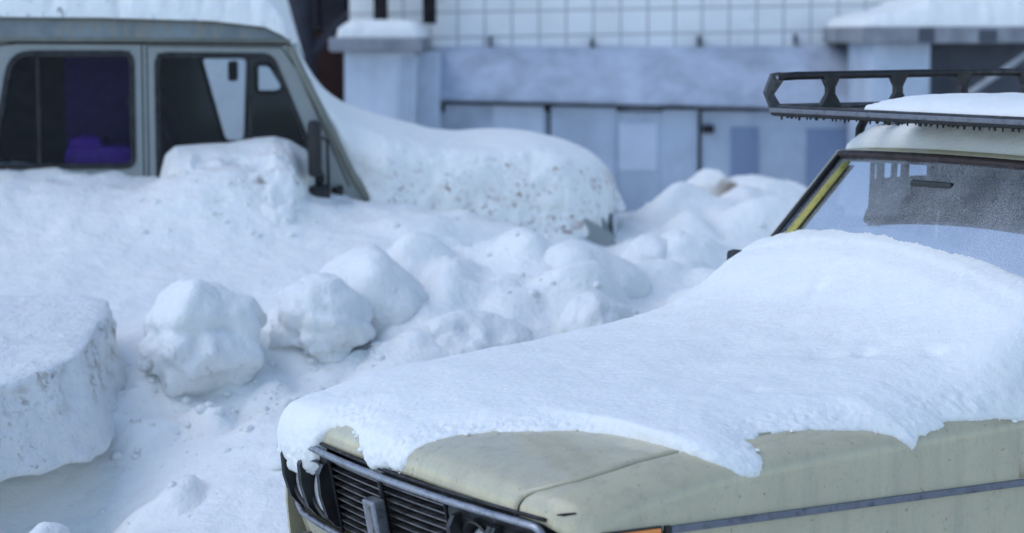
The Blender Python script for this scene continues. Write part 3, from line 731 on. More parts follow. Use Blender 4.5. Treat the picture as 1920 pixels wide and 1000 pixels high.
def car_snow():
    us_ = np.concatenate([np.arange(-.17, .55, .0048), np.arange(.55, 1.25, .0062), np.arange(1.25, 1.95, .009)])
    vs_ = np.concatenate([np.arange(-.09, .95, .0052), np.arange(.95, W+.10, .0062)])
    nu, nv = len(us_), len(vs_); PT = {}; T = np.zeros((nu, nv)); V = np.zeros((nu, nv, 3))
    base = np.zeros((nu, nv, 3))
    for i, u in enumerate(us_):
        for j, v in enumerate(vs_):
            p = body_pt(u, v, True); base[i, j] = p; T[i, j] = car_snow_t(u, v, p.x, p.y)
    du = np.gradient(base, axis=0); dv = np.gradient(base, axis=1); n = np.cross(du, dv); n /= np.linalg.norm(n, axis=2)[:,:,None]+1e-12
    # soften normals so that the hanging lip does not fold
    for _ in range(6):
        n[1:-1,1:-1] = (n[1:-1,1:-1]*2+n[:-2,1:-1]+n[2:,1:-1]+n[1:-1,:-2]+n[1:-1,2:])/6
    n /= np.linalg.norm(n, axis=2)[:,:,None]+1e-12
    V = base+n*T[:,:,None]
    ok = T > -.006; idx = -np.ones((nu, nv), int); vv = []; 
    cell = ok[:-1,:-1] | ok[1:,:-1] | ok[:-1,1:] | ok[1:,1:]
    use = np.zeros((nu, nv), bool); use[:-1,:-1] |= cell; use[1:,:-1] |= cell; use[:-1,1:] |= cell; use[1:,1:] |= cell
    idx[use] = np.arange(use.sum()); vv = V[use].tolist(); ff = []
    for i, j in zip(*np.nonzero(cell)): ff.append((int(idx[i,j]), int(idx[i+1,j]), int(idx[i+1,j+1]), int(idx[i,j+1])))
    # loose crumbs along the broken edge
    rnd = random.Random(11); ei, ej = np.nonzero((T > -.010) & (T < .012) & (V[:,:,1] < 1.5))
    bmt = bmesh.new(); bmesh.ops.create_icosphere(bmt, subdivisions=2, radius=1); bmt.verts.index_update()
    iv = [v.co.copy() for v in bmt.verts]; fi = [[v.index for v in f.verts] for f in bmt.faces]; bmt.free()
    for _ in range(110):
        k = rnd.randrange(len(ei)); i, j = ei[k], ej[k]
        rad = .001+.007*rnd.random()**3; c = Vector(base[i, j])+Vector(n[i, j])*rad*.35+Vector((rnd.gauss(0,.004), rnd.gauss(0,.004), 0))
        q0 = len(vv); sc = Vector((rnd.uniform(.8,1.4), rnd.uniform(.8,1.4), rnd.uniform(.6,1))); sd_ = rnd.random()*90
        for p in iv:
            w = 1+.45*noise.noise(p*1.8+Vector((sd_,0,0))); vv.append([c.x+p.x*rad*sc.x*w, c.y+p.y*rad*sc.y*w, c.z+p.z*rad*sc.z*w])
        ff += [tuple(a+q0 for a in f) for f in fi]
    o = mobj('snow_cover', vv, ff, M['snow_car'], None, True)
    o.location = (CX, CY, 0); o.rotation_euler = (0, 0, YAW)
    tag(o, 'thick ragged-edged sheet of snow lying over the cream hood and up the windscreen', 'snow')
car_snow()
def cap_snow(name, pf, na, nb, T, label, loc=(0,0,0), rz=0, m='snow', edge=.07, rag=.012, amp=.008, seed=0, cat='snow', ext=(0,0,0,0)):
    """snow lying on a patch pf(a,b); thickness rounds off to nothing at all four edges"""
    p00, p10, p01 = pf(0,.5), pf(1,.5), pf(.5,0); la = (pf(1,.5)-pf(0,.5)).length; lb = (pf(.5,1)-pf(.5,0)).length
    v = []; f = []
    top = []
    for i in range(na+1):
        for j in range(nb+1):
            a, b = i/na, j/nb; p = pf(a, b)
            q = p*1.0+Vector((seed*3.3, seed, 0))
            d = min(a*la, (1-a)*la, b*lb, (1-b)*lb)
            r = rag*fbm(q, 18, 3)+rag*fbm(q, 5, 2)
            dd = max(0, d+r*min(1, d/.02)); k = min(1, dd/edge); t = T(a, b)*sqrt(max(0, 1-(1-k)**2))
            t += (amp*fbm(q, 4, 3)+amp*.25*fbm(q, 25, 2))*k
            v.append(p+Vector((0,0,t-.003)))
    n = nb+1
    f = [(i*n+j, (i+1)*n+j, (i+1)*n+j+1, i*n+j+1) for i in range(na) for j in range(nb)]
    k0 = len(v)
    for i in range(na+1):
        for j in range(nb+1): v.append(pf(i/na, j/nb)+Vector((0,0,-.004)))
    bd_ = [(i, 0) for i in range(na)]+[(na, j) for j in range(nb)]+[(i, nb) for i in range(na, 0, -1)]+[(0, j) for j in range(nb, 0, -1)]
    for q in range(len(bd_)):
        a = bd_[q][0]*n+bd_[q][1]; b = bd_[(q+1) % len(bd_)]; b = b[0]*n+b[1]; f.append((a, b, k0+b, k0+a))
    o = MB().add(v, f).build(name, M[m], None, True); o.location = loc; o.rotation_euler = (0, 0, rz)
    return tag(o, label, cat)
CL = dict(loc=(CX, CY, 0), rz=YAW)
cap_snow('snow_cover', lambda a, b: roof_pt(.012+.97*a, .005+.99*b)+Vector((.0,0,.001)), 90, 110, lambda a, b: .088, 'smooth layer of snow on the cream car roof below the rack', edge=.12, rag=.008, m='snow_car', **CL)
cap_snow('snow_cover', lambda a, b: Vector((3.46+.58*a, .14+(W-.28)*b, .99-.02*a)), 50, 70, lambda a, b: .12, 'snow lying on the boot lid of the cream car', edge=.09, m='snow_car', **CL)

# --- roof rack: its own thing, clamped over the roof
rack = empty('roof_rack', 'dark brown metal roof rack with open side rails, on the roof of the cream car', 'roof rack', (CX, CY, 0), YAW)
RX0, RX1, RY0, RY1, RZ = 1.665, 3.0, .16, 1.45, 1.690
rm = M['rack']
MB().box((RX0,RY0,RZ-.014), (RX0+.045,RY1,RZ+.016), .006).build('front_bar', rm, rack)
MB().box((RX0-.012,RY0,RZ-.004), (RX0+.004,RY1-.01,RZ+.010), .003).build('front_bar_edge', M['strip'], rack)
MB().box((RX1-.04,RY0,RZ-.014), (RX1,RY1,RZ+.016), .006).build('rear_bar', rm, rack)
te = MB().box((RX0+.006,RY0+.01,RZ-.0155), (RX0+.018,RY1-.01,RZ-.0142)); rnd = random.Random(4)
yy = RY0+.02
while yy < RY1-.02:
    h = rnd.uniform(.006, .013); w = rnd.uniform(.003, .009)
    te.tube([(RX0+.012, yy, RZ-.010), (RX0+.012, yy, RZ-.014-h)], [w, w*.45], 6); yy += rnd.uniform(.016, .042)
te.build('serrated_edge', rm, rack, True)
for y, s in ((RY1, 1), (RY0, -1)):
    MB().tube([(RX0+.03,y,RZ+.105), (RX0+.10,y,RZ+.108), (2.4,y,RZ+.112), (RX1-.05,y,RZ+.11)], .0135, 10, False, .8, 1).build('top_rail', rm, rack, True)
    MB().tube([(RX0+.02,y,RZ+.012), (RX1,y,RZ+.012)], .010, 8).build('lower_rail', M['gal'], rack, True)
    # pointed front link
    MB().prism([(RX0+.035,.12), (RX0+.060,.108), (RX0+.012,.052), (RX0+.050,.0), (RX0+.012,-.012), (RX0-.022,.058), (RX0+.005,.116)], [], lambda x, z, w: (x, y-.006+w, RZ+z), .014).build('end_link', M['gal'], rack)
    MB().tube([(RX0+.018,y-.012,RZ+.104), (RX0+.018,y+.012,RZ+.104)], .006, 8).build('rivet', M['chrome'], rack)
    x = RX0+.235
    while x < RX1-.1:
        hg = [(-.040,0), (-.030,.020), (-.014,.042), (-.014,.062), (-.028,.086), (-.036,.104), (.036,.104), (.028,.086), (.014,.062), (.014,.042), (.030,.020), (.040,0)]
        MB().prism(hg, [], lambda u, z, w: (x+u, y-.010+w, RZ+.008+z), .020).build('spacer', rm, rack)
        x += .275
for k in range(9):
    y = RY0+.07+k*(RY1-RY0-.14)/8
    MB().box((RX0+.04,y-.018,RZ-.008), (RX1-.03,y+.018,RZ+.004), .002).build('slat', rm, rack)
MB().box((RX0+.0455,RY0+.01,RZ+.0045), (RX0+.15,RY1-.012,RZ+.008)).build('reflection_sheet', rm, rack)  # added dark sheet, closes the rack's reflected band in the windscreen
for x in (2.0, 2.75):
    MB().box((x-.018,RY0-.02,RZ-.034), (x+.018,RY1+.0,RZ-.0085), .004).build('crossbar', rm, rack)
    for y, s in ((.19, 1), (W-.19, -1)):
        MB().tube([(x,y+s*.03,RZ-.02), (x,y,RZ-.06), (x,y-s*.005,1.555)], .012, 6, False, 1.6, 1).build('foot', rm, rack, True)
cap_snow('snow_cover', lambda a, b: Vector((RX0+.09+.62*a, .20+.92*b, RZ+.009)), 60, 60, lambda a, b: .055, 'mound of snow heaped on the floor of the roof rack', edge=.20, m='snow_car', **CL)

# ------------------------------------------------------------------ grey-green off-road van (x forward = right in the photo, y away, z up)
van = empty('parked_van', 'grey-green off-road van parked sideways and buried in snow to its windows', 'van', (VX, VY, 0), VYAW)
def vl(px, py): return ((px-665)/402, 1.162+(370-py)/402)
VWD = 1.72
hole1 = rpoly([vl(-12,312), vl(256,312), vl(256,96), vl(30,96)], [.05,.05,.055,.10])
hole2 = rpoly([vl(297,345), vl(612,345), vl(513,101), vl(297,99)], [.05,.05,.05,.055])
hole3 = rpoly([vl(-640,312), vl(-60,312), vl(-60,96), vl(-640,96)], .05)
outer = [vl(-720,560), vl(-720,78), vl(540,80), vl(690,378), vl(700,560)]
fnn = lambda x, z, w: (x, w, z); fnf = lambda x, z, w: (x, VWD-w, z)
MB().prism(outer, [hole1, hole2, hole3], fnn, .035).build('side_panel', M['vanp'], van)
fh1 = rpoly([(-.68,1.33), (-.55,1.33), (-.53,1.81), (-.81,1.81)], [.05,.055,.05,.05])
fh2 = rpoly([(-.505,1.60), (-.37,1.60), (-.34,1.64), (-.42,1.77), (-.505,1.77)], .035)
MB().prism(outer, [fh1, fh2, hole3], fnf, .035).build('side_panel', M['vanp'], van)
def inset(loop, k):
    cx = sum(p[0] for p in loop)/len(loop); cz = sum(p[1] for p in loop)/len(loop); out = []
    n = len(loop)
    for i in range(n):
        a, b = loop[i-1], loop[(i+1) % n]; t = Vector((b[0]-a[0], b[1]-a[1])); 
        if t.length < 1e-6: t = Vector((1, 0))
        t.normalize(); nrm = Vector((-t.y, t.x)); c = Vector((cx-loop[i][0], cz-loop[i][1]))
        if nrm.dot(c) < 0: nrm = -nrm
        out.append((loop[i][0]+nrm.x*k, loop[i][1]+nrm.y*k))
    return out
for y0 in (0, VWD):
    for h in ((hole1, hole2, hole3) if y0 == 0 else (fh1, fh2, hole3)):
        sg = -1 if y0 == 0 else 1
        wf = MB().prism(inset(h, -.006), [inset(h, .020)], lambda x, z, w: (x, y0+sg*(.006)-sg*w, z), .03).build('window_frame', M['rubber'], van, angle=30)
        pl_ = inset(h, .016)
        tr = tessellate_polygon([[Vector((p[0], p[1], 0)) for p in pl_]])
        mobj('pane', [(p[0], y0-sg*.014, p[1]) for p in pl_], [tuple(t) for t in tr], M['vglass'], wf)
# sliding pane divider bars, hood over sliding rail
MB().box((vl(466,0)[0], -.004, 1.20), (vl(475,0)[0], .022, vl(0,104)[1])).build('window_divider', M['rubber'], van)
MB().box((vl(76,0)[0], -.006, 1.28), (vl(84,0)[0], .022, vl(0,98)[1])).build('window_divider', M['rubber'], van)
MB().box((vl(78,0)[0], -.008, vl(0,106)[1]), (vl(250,0)[0], .004, vl(0,95)[1]), .002).build('slide_rail', M['rubber'], van)
MB().box((vl(300,0)[0], -.008, vl(0,108)[1]), (vl(466,0)[0], .004, vl(0,99)[1]), .002).build('slide_rail', M['rubber'], van)
# door gaps: the pressed seams
def gap(pts, r=.0035): return MB().tube([(x, -.001, z) for x, z in pts], r, 5)
gap([vl(272,560), vl(272,84)]).build('door_seam', M['groove'], van)
gap([vl(281,560), vl(281,86), vl(530,88), vl(560,130), vl(655,350)]).build('door_seam', M['groove'], van)
gap([vl(-30,160), vl(-14,115), vl(10,84), vl(45,80), vl(540,83)], .005).build('door_seam', M['groove'], van)
# gutter + raised roof side
MB().tube([(vl(-720,0)[0], -.02, vl(0,70)[1]), (vl(545,0)[0], -.02, vl(0,76)[1])], .012, 8, False, 1.2, .8).build('gutter', M['olive'], van, True)
rf = [vl(-720,77), vl(542,77), vl(536,68), vl(500,50), vl(400,40), vl(200,34), vl(-720,28)]
MB().prism(rf, [], lambda x, z, w: (x, .012+w+(z-1.89)*.25, z), .03).build('roof_side', M['roofp'], van)
MB().prism(rf, [], lambda x, z, w: (x, VWD-.012-w-(z-1.89)*.25, z), .03).build('roof_side', M['roofp'], van)
MB().box((vl(-720,0)[0], .04, 1.965), (vl(470,0)[0], VWD-.04, 1.985), .01).build('roof', M['vanp'], van)
MB().box((vl(-745,0)[0], .0, .6), (vl(-720,0)[0], VWD, 1.99), .01).build('rear_panel', M['vanp'], van)
MB().box((vl(505,0)[0], .03, 1.885), (vl(536,0)[0], VWD-.03, 1.915), .012).build('roof_front', M['vanp'], van)
# A pillars and windscreen
for y in (-.012, VWD+.012):
    MB().tube([(vl(546,86)[0], y, vl(0,86)[1]), (vl(575,148)[0], y, vl(0,148)[1]), (vl(625,250)[0], y, vl(0,250)[1]), (vl(665,335)[0], y, vl(0,335)[1]), (vl(694,380)[0], y, vl(0,380)[1])], .018, 8, False, 1, 1).build('windscreen_pillar', M['olive'], van, True)
a_, b_ = vl(548,86), vl(694,380)
mobj('windscreen', [(a_[0], .02, a_[1]), (a_[0], VWD-.02, a_[1]), (b_[0], VWD-.02, b_[1]), (b_[0], .02, b_[1])], [(0,1,2,3)], M['vglass'], van)
# hood, fenders, nose
nose = [(.05,.60), (.05,1.135), (.55,1.15), (1.05,1.12), (1.20,1.05), (1.235,.95), (1.235,.60)]
MB().prism(rpoly(nose, [.01,.01,.05,.06,.05,.03,.01], 3), [], lambda x, z, w: (x, .08+w, z), VWD-.16).build('hood', M['vanp'], van, angle=35)
for y0, y1 in ((.0,.30), (VWD-.30,VWD)):
    fd = [(.02,.62), (.02,1.10), (.6,1.10), (1.10,1.05), (1.22,.98), (1.25,.90), (1.25,.75), (1.12,.72)]+[(.78+.33*cos(t), .60+.33*sin(t)) for t in [pi*i/10 for i in range(11)]]
    fdm = MB().prism(fd, [], lambda x, z, w: (x, y0+w, z), y1-y0).build('fender', M['vanp'], van, angle=35)
MB().box((1.22,-.02,.78), (1.32,VWD+.02,.90), .015).build('bumper', M['dark'], van)
MB().box((1.236,.12,.95), (1.262,.42,1.06), .02).build('headlight', M['lens'], van)
MB().box((1.236,VWD-.42,.95), (1.262,VWD-.12,1.06), .02).build('headlight', M['lens'], van)
for x in (.78, -2.0):
    for y, s in ((.12, 1), (VWD-.12, -1)):
        n = 24; pr = [(.19,-.09), (.30,-.10), (.345,-.08), (.355,0), (.345,.08), (.30,.10), (.19,.09)]; k = len(pr)
        v = [(x+r*cos(2*pi*i/n), y+w, .36+r*sin(2*pi*i/n)) for i in range(n) for r, w in pr]
        f = [(i*k+j, ((i+1) % n)*k+j, ((i+1) % n)*k+j+1, i*k+j+1) for i in range(n) for j in range(k-1)]
        wl = MB().add(v, f).build('wheel', M['tyre'], van, True)
MB().box((-3.4,.06,.55), (.0,VWD-.06,.60)).build('van_floor', M['dark'], van)
MB().box((-.16,.06,.60), (.04,VWD-.06,1.20), .04).build('dashboard', M['dark'], van)
# inside: seats, wheel, purple blanket, mirror
def vseat(x, y, m, h=1.62, rk=-.30):
    s = MB().box((x,y,.95), (x+.48,y+.50,1.08), .05); s.box((x-.13,y+.02,1.02), (x-.01,y+.48,h), .045, Matrix.Rotation(rk, 3, 'Y')); return s.build('seat', m, van)
vseat(-.86, .14, M['seat'], 1.66); vseat(-.86, 1.02, M['seat_hl'], 1.66)
vseat(-1.85, .50, M['dark'], 1.5)
MB().box((vl(118,0)[0], .14, 1.26), (vl(250,0)[0], .52, 1.40), .045).build('purple_blanket', M['purple'], van)
MB().box((vl(122,0)[0], .16, 1.30), (vl(192,0)[0], .5, 1.45), .06).build('purple_cushion', M['purple'], van)
MB().box((vl(104,0)[0], .56, 1.0), (vl(262,0)[0], .58, 1.92)).build('curtain', M['purpled'], van)
MB().box((-3.3, .62, .9), (vl(262,0)[0], .64, 1.92)).build('partition', M['dark'], van)
rc = [Vector((-.34+.10*sin(t), .38+.20*cos(t), 1.24+.17*sin(t))) for t in [2*pi*i/24 for i in range(24)]]
MB().tube(rc, .012, 6, True).build('steering_wheel', M['black'], van, True)
MB().box((vl(418,0)[0], .80, vl(0,158)[1]), (vl(436,0)[0], .98, vl(0,118)[1]), .01).build('rear_view_mirror', M['black'], van)
# outside mirror and bracket
mx = vl(592,0)[0]
mo = MB().box((mx-.035,-.24,vl(0,326)[1]), (mx+.030,-.10,vl(0,222)[1]), .025)
mr = mo.build('side_mirror', M['black'], van, angle=40)
MB().tube([(mx+.02,-.12,vl(0,250)[1]), (mx+.055,-.10,vl(0,262)[1]), (mx+.06,-.06,vl(0,350)[1]), (mx+.05,-.0,vl(0,372)[1])], .007, 6).build('mirror_arm', M['black'], van, True)
MB().box((mx-.03,-.13,vl(0,388)[1]), (mx+.065,.0,vl(0,345)[1]), .022).build('mirror_mount', M['black'], van)
MB().tube([(mx-.12,-.16,vl(0,402)[1]), (mx-.07,-.14,vl(0,378)[1]), (mx-.02,-.10,vl(0,368)[1])], [.014,.030,.022], 8).build('mirror_bracket', M['black'], van, True)
MB().tube([(mx+.10,-.02,vl(0,350)[1]), (mx+.11,-.03,vl(0,368)[1])], [.028,.018], 8).build('mirror_clamp', M['black'], van, True)
VL = dict(loc=(VX, VY, 0), rz=VYAW)
def vroof(a, b):
    x = vl(-740,0)[0]+(vl(543,0)[0]-vl(-740,0)[0])*a; px = x*402+665
    z = vl(0, interp(px, [-740, 200, 400, 500, 536, 545], [27, 33, 39, 50, 68, 76]))[1]+.004
    return Vector((x, -.004+(VWD+.008)*b, z))
cap_snow('snow_cover', vroof, 240, 100, lambda a, b: .19 if a < .93 else .19-.06*(a-.93)/.07, 'deep speckled snow lying on the roof of the grey-green van', m='snow_roof', edge=.22, rag=.03, amp=.02, **VL)
# snow over windscreen and hood
SX = [548,560,575,600,640,700,762,824,887,970,1034,1099,1152,1184,1200]
SZ = [92,108,130,168,200,222,240,256,262,257,263,278,300,332,385]
def hood_snow():
    xs_ = [vl(p, 0)[0] for p in SX]; zs_ = [vl(0, p)[1] for p in SZ]
    na, nb = 210, 170; v = []
    for i in range(na+1):
        a = i/na; x = xs_[0]+(xs_[-1]-xs_[0])*(1-(1-a)**1.35)
        top = interp(x, xs_, zs_)
        # smooth the polyline
        top = sum(interp(x+d, xs_, zs_) for d in (-.04,-.02,0,.02,.04))/5 if x < xs_[-1]-.05 else top
        yn = interp(x, [-.30, .02, .15, .6, 1.0, 1.15, 1.22, 1.27], [.02, .0, -.05, -.05, -.03, .03, .14, .36])
        yf = VWD-yn
        bot = interp(x, [-.30, -.1, .05, .2, .6, .78, .83, 1.13, 1.2, 1.27], [1.86, 1.45, 1.12, .98, .80, .86, .915, .965, 1.0, 1.05])
        if x < .06: bot = interp(x, [-.285, .07], [1.865, 1.15])
        c = (yn+yf)/2; hw = (yf-yn)/2
        for j in range(nb+1):
            # parameter around: bottom near -> top -> bottom far
            s = -1+2*j/nb; 
            e = abs(s); cr = min(.055, max(.0, (top-bot)*.3))
            if e < .62:      # top, slightly crowned
                t = e/.62; yy_ = hw*.80*t; zz = top-cr*t**2.2
            else:
                t = (e-.62)/.38; ang = min(1, t/.45)*pi/2
                dr = min(.17, max(.01, (top-cr-bot)*.7)); yy_ = hw*.80+hw*.20*sin(ang); zz = top-cr-dr*(1-cos(ang))
                if t > .45: zz = (top-cr-dr)+(bot-(top-cr-dr))*(t-.45)/.55
                zz = max(zz, bot) if zz > bot or t > .45 else max(bot, zz)
            y = c+(-yy_ if s < 0 else yy_)
            p = Vector((x, y, zz)); k = sstep(.5, .8, e)
            n = Vector((0, -1 if s < 0 else 1, .3)) if e > .62 else Vector((0,0,1))
            p += n*(k*(.055*fbm(p, 4.5, 4, 2.1, .55)-.015*abs(noise.noise(p*11)))+.012*fbm(p, 3, 2))
            v.append(p)
    n = nb+1; f = [(i*n+j, (i+1)*n+j, (i+1)*n+j+1, i*n+j+1) for i in range(na) for j in range(nb)]
    f.append(tuple((na)*n+j for j in range(nb+1)))
    o = MB().add(v, f).build('snow_cover', M['snow_van'], None, True); o.location = (VX, VY, 0); o.rotation_euler = (0,0,VYAW)
    sol = o.modifiers.new('t', 'SOLIDIFY'); sol.thickness = .03; sol.offset = -1
    tag(o, 'deep drift of snow over the hood and windscreen of the van, specked with brown dirt', 'snow')
hood_snow()
# heap against the driver's door
def heap():
    na, nb = 130, 60; v = []; tl = [(300,330),(312,288),(330,272),(380,268),(430,266),(480,257),(515,254),(545,262),(575,280),(588,310),(592,345),(600,392)]
    xs_ = [vl(p[0],0)[0] for p in tl]; zs_ = [vl(0,p[1])[1] for p in tl]
    for i in range(na+1):
        x = xs_[0]-.06+(xs_[-1]-xs_[0]+.08)*i/na; top = interp(x, xs_, zs_) if x > xs_[0] else 1.2
        x0_ = x; xm = (xs_[0]+xs_[-1])/2; ends = sstep(0, .2, i/na)*sstep(0, .16, 1-i/na)
        for j in range(nb+1):
            x = x0_; b = j/nb; y = -.001-.85*b*(.6+.4*ends); zz = top-(top-.86)*(.30*b+.70*b**1.5)-(1-ends)*.75*b; x = xm+(x-xm)*(1-.16*b)
            p = Vector((x, y, zz)); p += Vector((0,-.45,1))*(.060*fbm(p, 5.5, 5, 2.1, .55)-.03*abs(noise.noise(p*8)))*sstep(.0,.25,b)
            p.y = min(p.y, -.002); v.append(p)
    n = nb+1; f = [(i*n+j, (i+1)*n+j, (i+1)*n+j+1, i*n+j+1) for i in range(na) for j in range(nb)]
    o = MB().add(v, f).build('snow_heap', M['snow_heap'], None, True); o.location = (VX, VY, 0); o.rotation_euler = (0,0,VYAW)
    tag(o, 'rough heap of snow piled against the front door window of the van', 'snow heap')
heap()

# ------------------------------------------------------------------ building behind
WY = 17.0
def wx(px, Y=WY): return at(px, 60, Y).x
def wz(py, Y=WY): return at(960, py, Y).z
def tile_mat():
    m = mat('white_tiles', (.62,.63,.62), .35); tc = N(m, 'ShaderNodeTexCoord'); sx = N(m, 'ShaderNodeSeparateXYZ'); LK(m, tc.outputs['Object'], sx.inputs[0])
    cx = N(m, 'ShaderNodeCombineXYZ'); LK(m, sx.outputs[0], cx.inputs[0]); LK(m, math_(m, 'ADD', sx.outputs[2], math_(m, 'MULTIPLY', sx.outputs[0], -.018)), cx.inputs[1])
    br = N(m, 'ShaderNodeTexBrick', offset=0.0, squash=1.0); LK(m, cx.outputs[0], br.inputs['Vector'])
    for k, v in (('Scale', 1.0), ('Mortar Size', .0085), ('Mortar Smooth', .3), ('Bias', 0.0), ('Brick Width', .205), ('Row Height', .19)): br.inputs[k].default_value = v
    br.inputs['Color1'].default_value = (.86,.87,.84,1); br.inputs['Color2'].default_value = (.90,.90,.89,1); br.inputs['Mortar'].default_value = (.48,.48,.49,1)
    v = coords(m)
    c = mixc(m, ramp(m, ntex(m, 1.6, 5, .6, v), [(.40, G3(0)), (.8, G3(.45))]), br.outputs['Color'], (.50,.50,.48))
    c = mixc(m, ramp(m, ntex(m, 8, 5, .7, v), [(.62, G3(0)), (.72, G3(.6))]), c, (.30,.24,.18))
    LK(m, c, bsdf(m).inputs['Base Color']); bump(m, [(br.outputs['Fac'], -.004), (ntex(m, 6, 3, .5, v), .004)]); return m
def wall_mat(name, base, st=.45, sc=2.0, dark=None):
    m = mat(name, base, .85, 0, .2); v = coords(m); v2 = coords(m, (5, 5, .8))
    dark = dark or tuple(c*.62 for c in base)
    c = mixc(m, ramp(m, ntex(m, sc, 6, .62, v), [(.38, G3(0)), (.72, G3(st*1.6))]), base, dark)
    c = mixc(m, ramp(m, ntex(m, 1.2, 5, .65, v2), [(.5, G3(0)), (.8, G3(st))]), c, tuple(x*.55 for x in base))
    LK(m, c, bsdf(m).inputs['Base Color']); bump(m, [(ntex(m, 14, 5, .6, v), .012)]); return m
M['tiles'] = tile_mat()
M['plaster'] = wall_mat('pale_blue_plaster', (.53,.60,.70))
M['plaster2'] = wall_mat('white_plaster', (.64,.70,.80), .3)
M['plaster3'] = wall_mat('slate_plaster', (.27,.34,.48), .3)
M['apron'] = wall_mat('grey_render', (.52,.58,.68), .6, 3)
M['conc'] = wall_mat('grey_concrete', (.32,.33,.36), .7, 4)
M['concd'] = wall_mat('dark_concrete', (.10,.11,.13), .6, 3)
M['shed'] = wall_mat('dark_boards', (.055,.055,.07), .8, 5)
M['brick'] = wall_mat('dark_red_brick', (.055,.028,.026), .5, 6)
M['pipe'] = wall_mat('rusty_pipe', (.035,.03,.032), .8, 12)
bld = empty('building', 'white-tiled building with a pale blue basement wall and snow-capped window wells', 'building', (0, WY, 0), 0)
def bo(p): return (p[0], p[1]-WY, p[2])
def bbox(name, a, b, m, bev=0, parent=None):
    return MB().box(bo(a), bo(b), bev).build(name, m, parent or bld)
XL, XR = wx(655), 14.0
# main wall with window openings higher up (seen only as reflections)
wins = [(x0, 3.0, x0+1.4, 4.6) for x0 in (.4, 3.2, 6.0, 8.8)]+[(x0, z0, x0+1.4, z0+1.6) for z0 in (6.0, 9.0, 12.0) for x0 in (.4, 3.2, 6.0, 8.8)]
MB().prism([(XL, .2), (XR, .2), (XR, 17.2), (XL, 17.2)], [[(a, b), (c, b), (c, d), (a, d)] for a, b, c, d in wins], lambda x, z, w: (x, w, z), .4).build('tiled_wall', M['tiles'], bld)
for a, b, c, d in wins:
    w = MB(); 
    for q in ((a, b, a+.07, d), (c-.07, b, c, d), (a+.07, b, c-.07, b+.07), (a+.07, d-.07, c-.07, d), ((a+c)/2-.035, b+.07, (a+c)/2+.035, d-.07)): w.box((q[0], .12, q[1]), (q[2], .18, q[3]))
    w = w.build('window', M['plaster2'], bld); mobj('pane', [(a, .15, b), (c, .15, b), (c, .15, d), (a, .15, d)], [(0,1,2,3)], M['wglass'], w)
bbox('roof', (XL-.3, WY-.4, 17.2), (XR+.3, WY+7, 17.45), M['conc'])
bbox('back_rooms', (XL, WY+.42, .2), (XR, WY+6.5, 17.19), M['shed'])
# sloping apron and basement wall
ax0, ax1 = wx(818), wx(1660)
za, zb0, zb1 = wz(86), at(820,183,16.3).z, at(1640,203,16.3).z
v = [(ax0, -.0, za), (ax1, -.0, za-.0), (ax1, -.70, zb1), (ax0, -.70, zb0), (ax0, -.70, zb0-.035), (ax1, -.70, zb1-.035), (ax0, 0, zb0-.3), (ax1, 0, zb1-.3)]
na = 40; VV = []; FF = []
for i in range(61):
    t = i/60; x = ax0+(ax1-ax0)*t; zb = zb0+(zb1-zb0)*t
    for (yy_, zz) in ((.02, za), (-.10, za-.02), (-.45, (za*.38+zb*.62)+.03), (-.70, zb), (-.705, zb-.045), (-.60, zb-.05)):
        VV.append((x, yy_+.02*fbm((x, yy_, 0), 2, 2), zz+.02*fbm((x, zz, 3), 3, 3)))
FF = [(i*6+j, (i+1)*6+j, (i+1)*6+j+1, i*6+j+1) for i in range(60) for j in range(5)]
o = MB().add(VV, FF).build('apron', M['apron'], bld, True)
MB().tube([(ax0, -.715, zb0-.035), ((ax0+ax1)/2, -.715, (zb0+zb1)/2-.030), (ax1, -.715, zb1-.035)], .014, 6).build('drip_edge', M['pipe'], bld)
bbox('basement_wall', (ax0-.1, WY-.60, .0), (ax1+.3, WY-.01, zb1-.03), M['plaster'])
BF = WY-.60
def patch(name, x0, y0, x1, y1, m, d=.012):
    a, b = at(x0, y1, BF), at(x1, y0, BF); return bbox(name, (a.x, BF-d, a.z), (b.x, BF+.002, b.z), m, .003)
patch('painted_panel', 835, 192, 925, 262, M['apron'], .010)
patch('painted_panel', 925, 194, 1020, 262, M['plaster2'], .012)
patch('hatch_door', 1032, 196, 1155, 400, M['plaster'], .03)
patch('painted_panel', 1158, 230, 1232, 320, M['plaster2'], .010)
patch('boarded_window', 1370, 240, 1422, 345, M['plaster3'], .014)
patch('boarded_window', 1510, 242, 1602, 420, M['plaster3'], .014)
patch('hatch_door', 1240, 206, 1312, 400, M['plaster'], .012)
MB().box(bo((wx(1313,BF)-.012, BF-.02, .3)), bo((wx(1313,BF)+.012, BF, 1.36))).build('door_joint', M['pipe'], bld)
a = at(1325, 242, BF); MB().box(bo((a.x-.03, BF-.06, a.z-.03)), bo((a.x+.05, BF, a.z+.03)), .01).build('latch', M['pipe'], bld)
a = at(1030, 230, BF); MB().box(bo((a.x-.01, BF-.03, .3)), bo((a.x+.01, BF, 1.36))).build('door_joint', M['pipe'], bld)
for px, py in ((920,75),(1110,80),(1310,75),(1490,72)):
    a = at(px, py, WY); MB().box(bo((a.x-.011, WY-.07, a.z-.05)), bo((a.x+.011, WY, a.z+.03)), .006).build('wall_hook', M['concd'], bld)
# pipes on the wall, left
for x0, x1, m in ((700,727,'pipe'),(792,818,'pipe')):
    a, b = wx(x0, 16.8), wx(x1, 16.8); MB().tube([((a+b)/2, -.16, wz(45)), ((a+b)/2, -.16, 17.0)], (b-a)/2, 12).build('downpipe', M[m], bld, True)
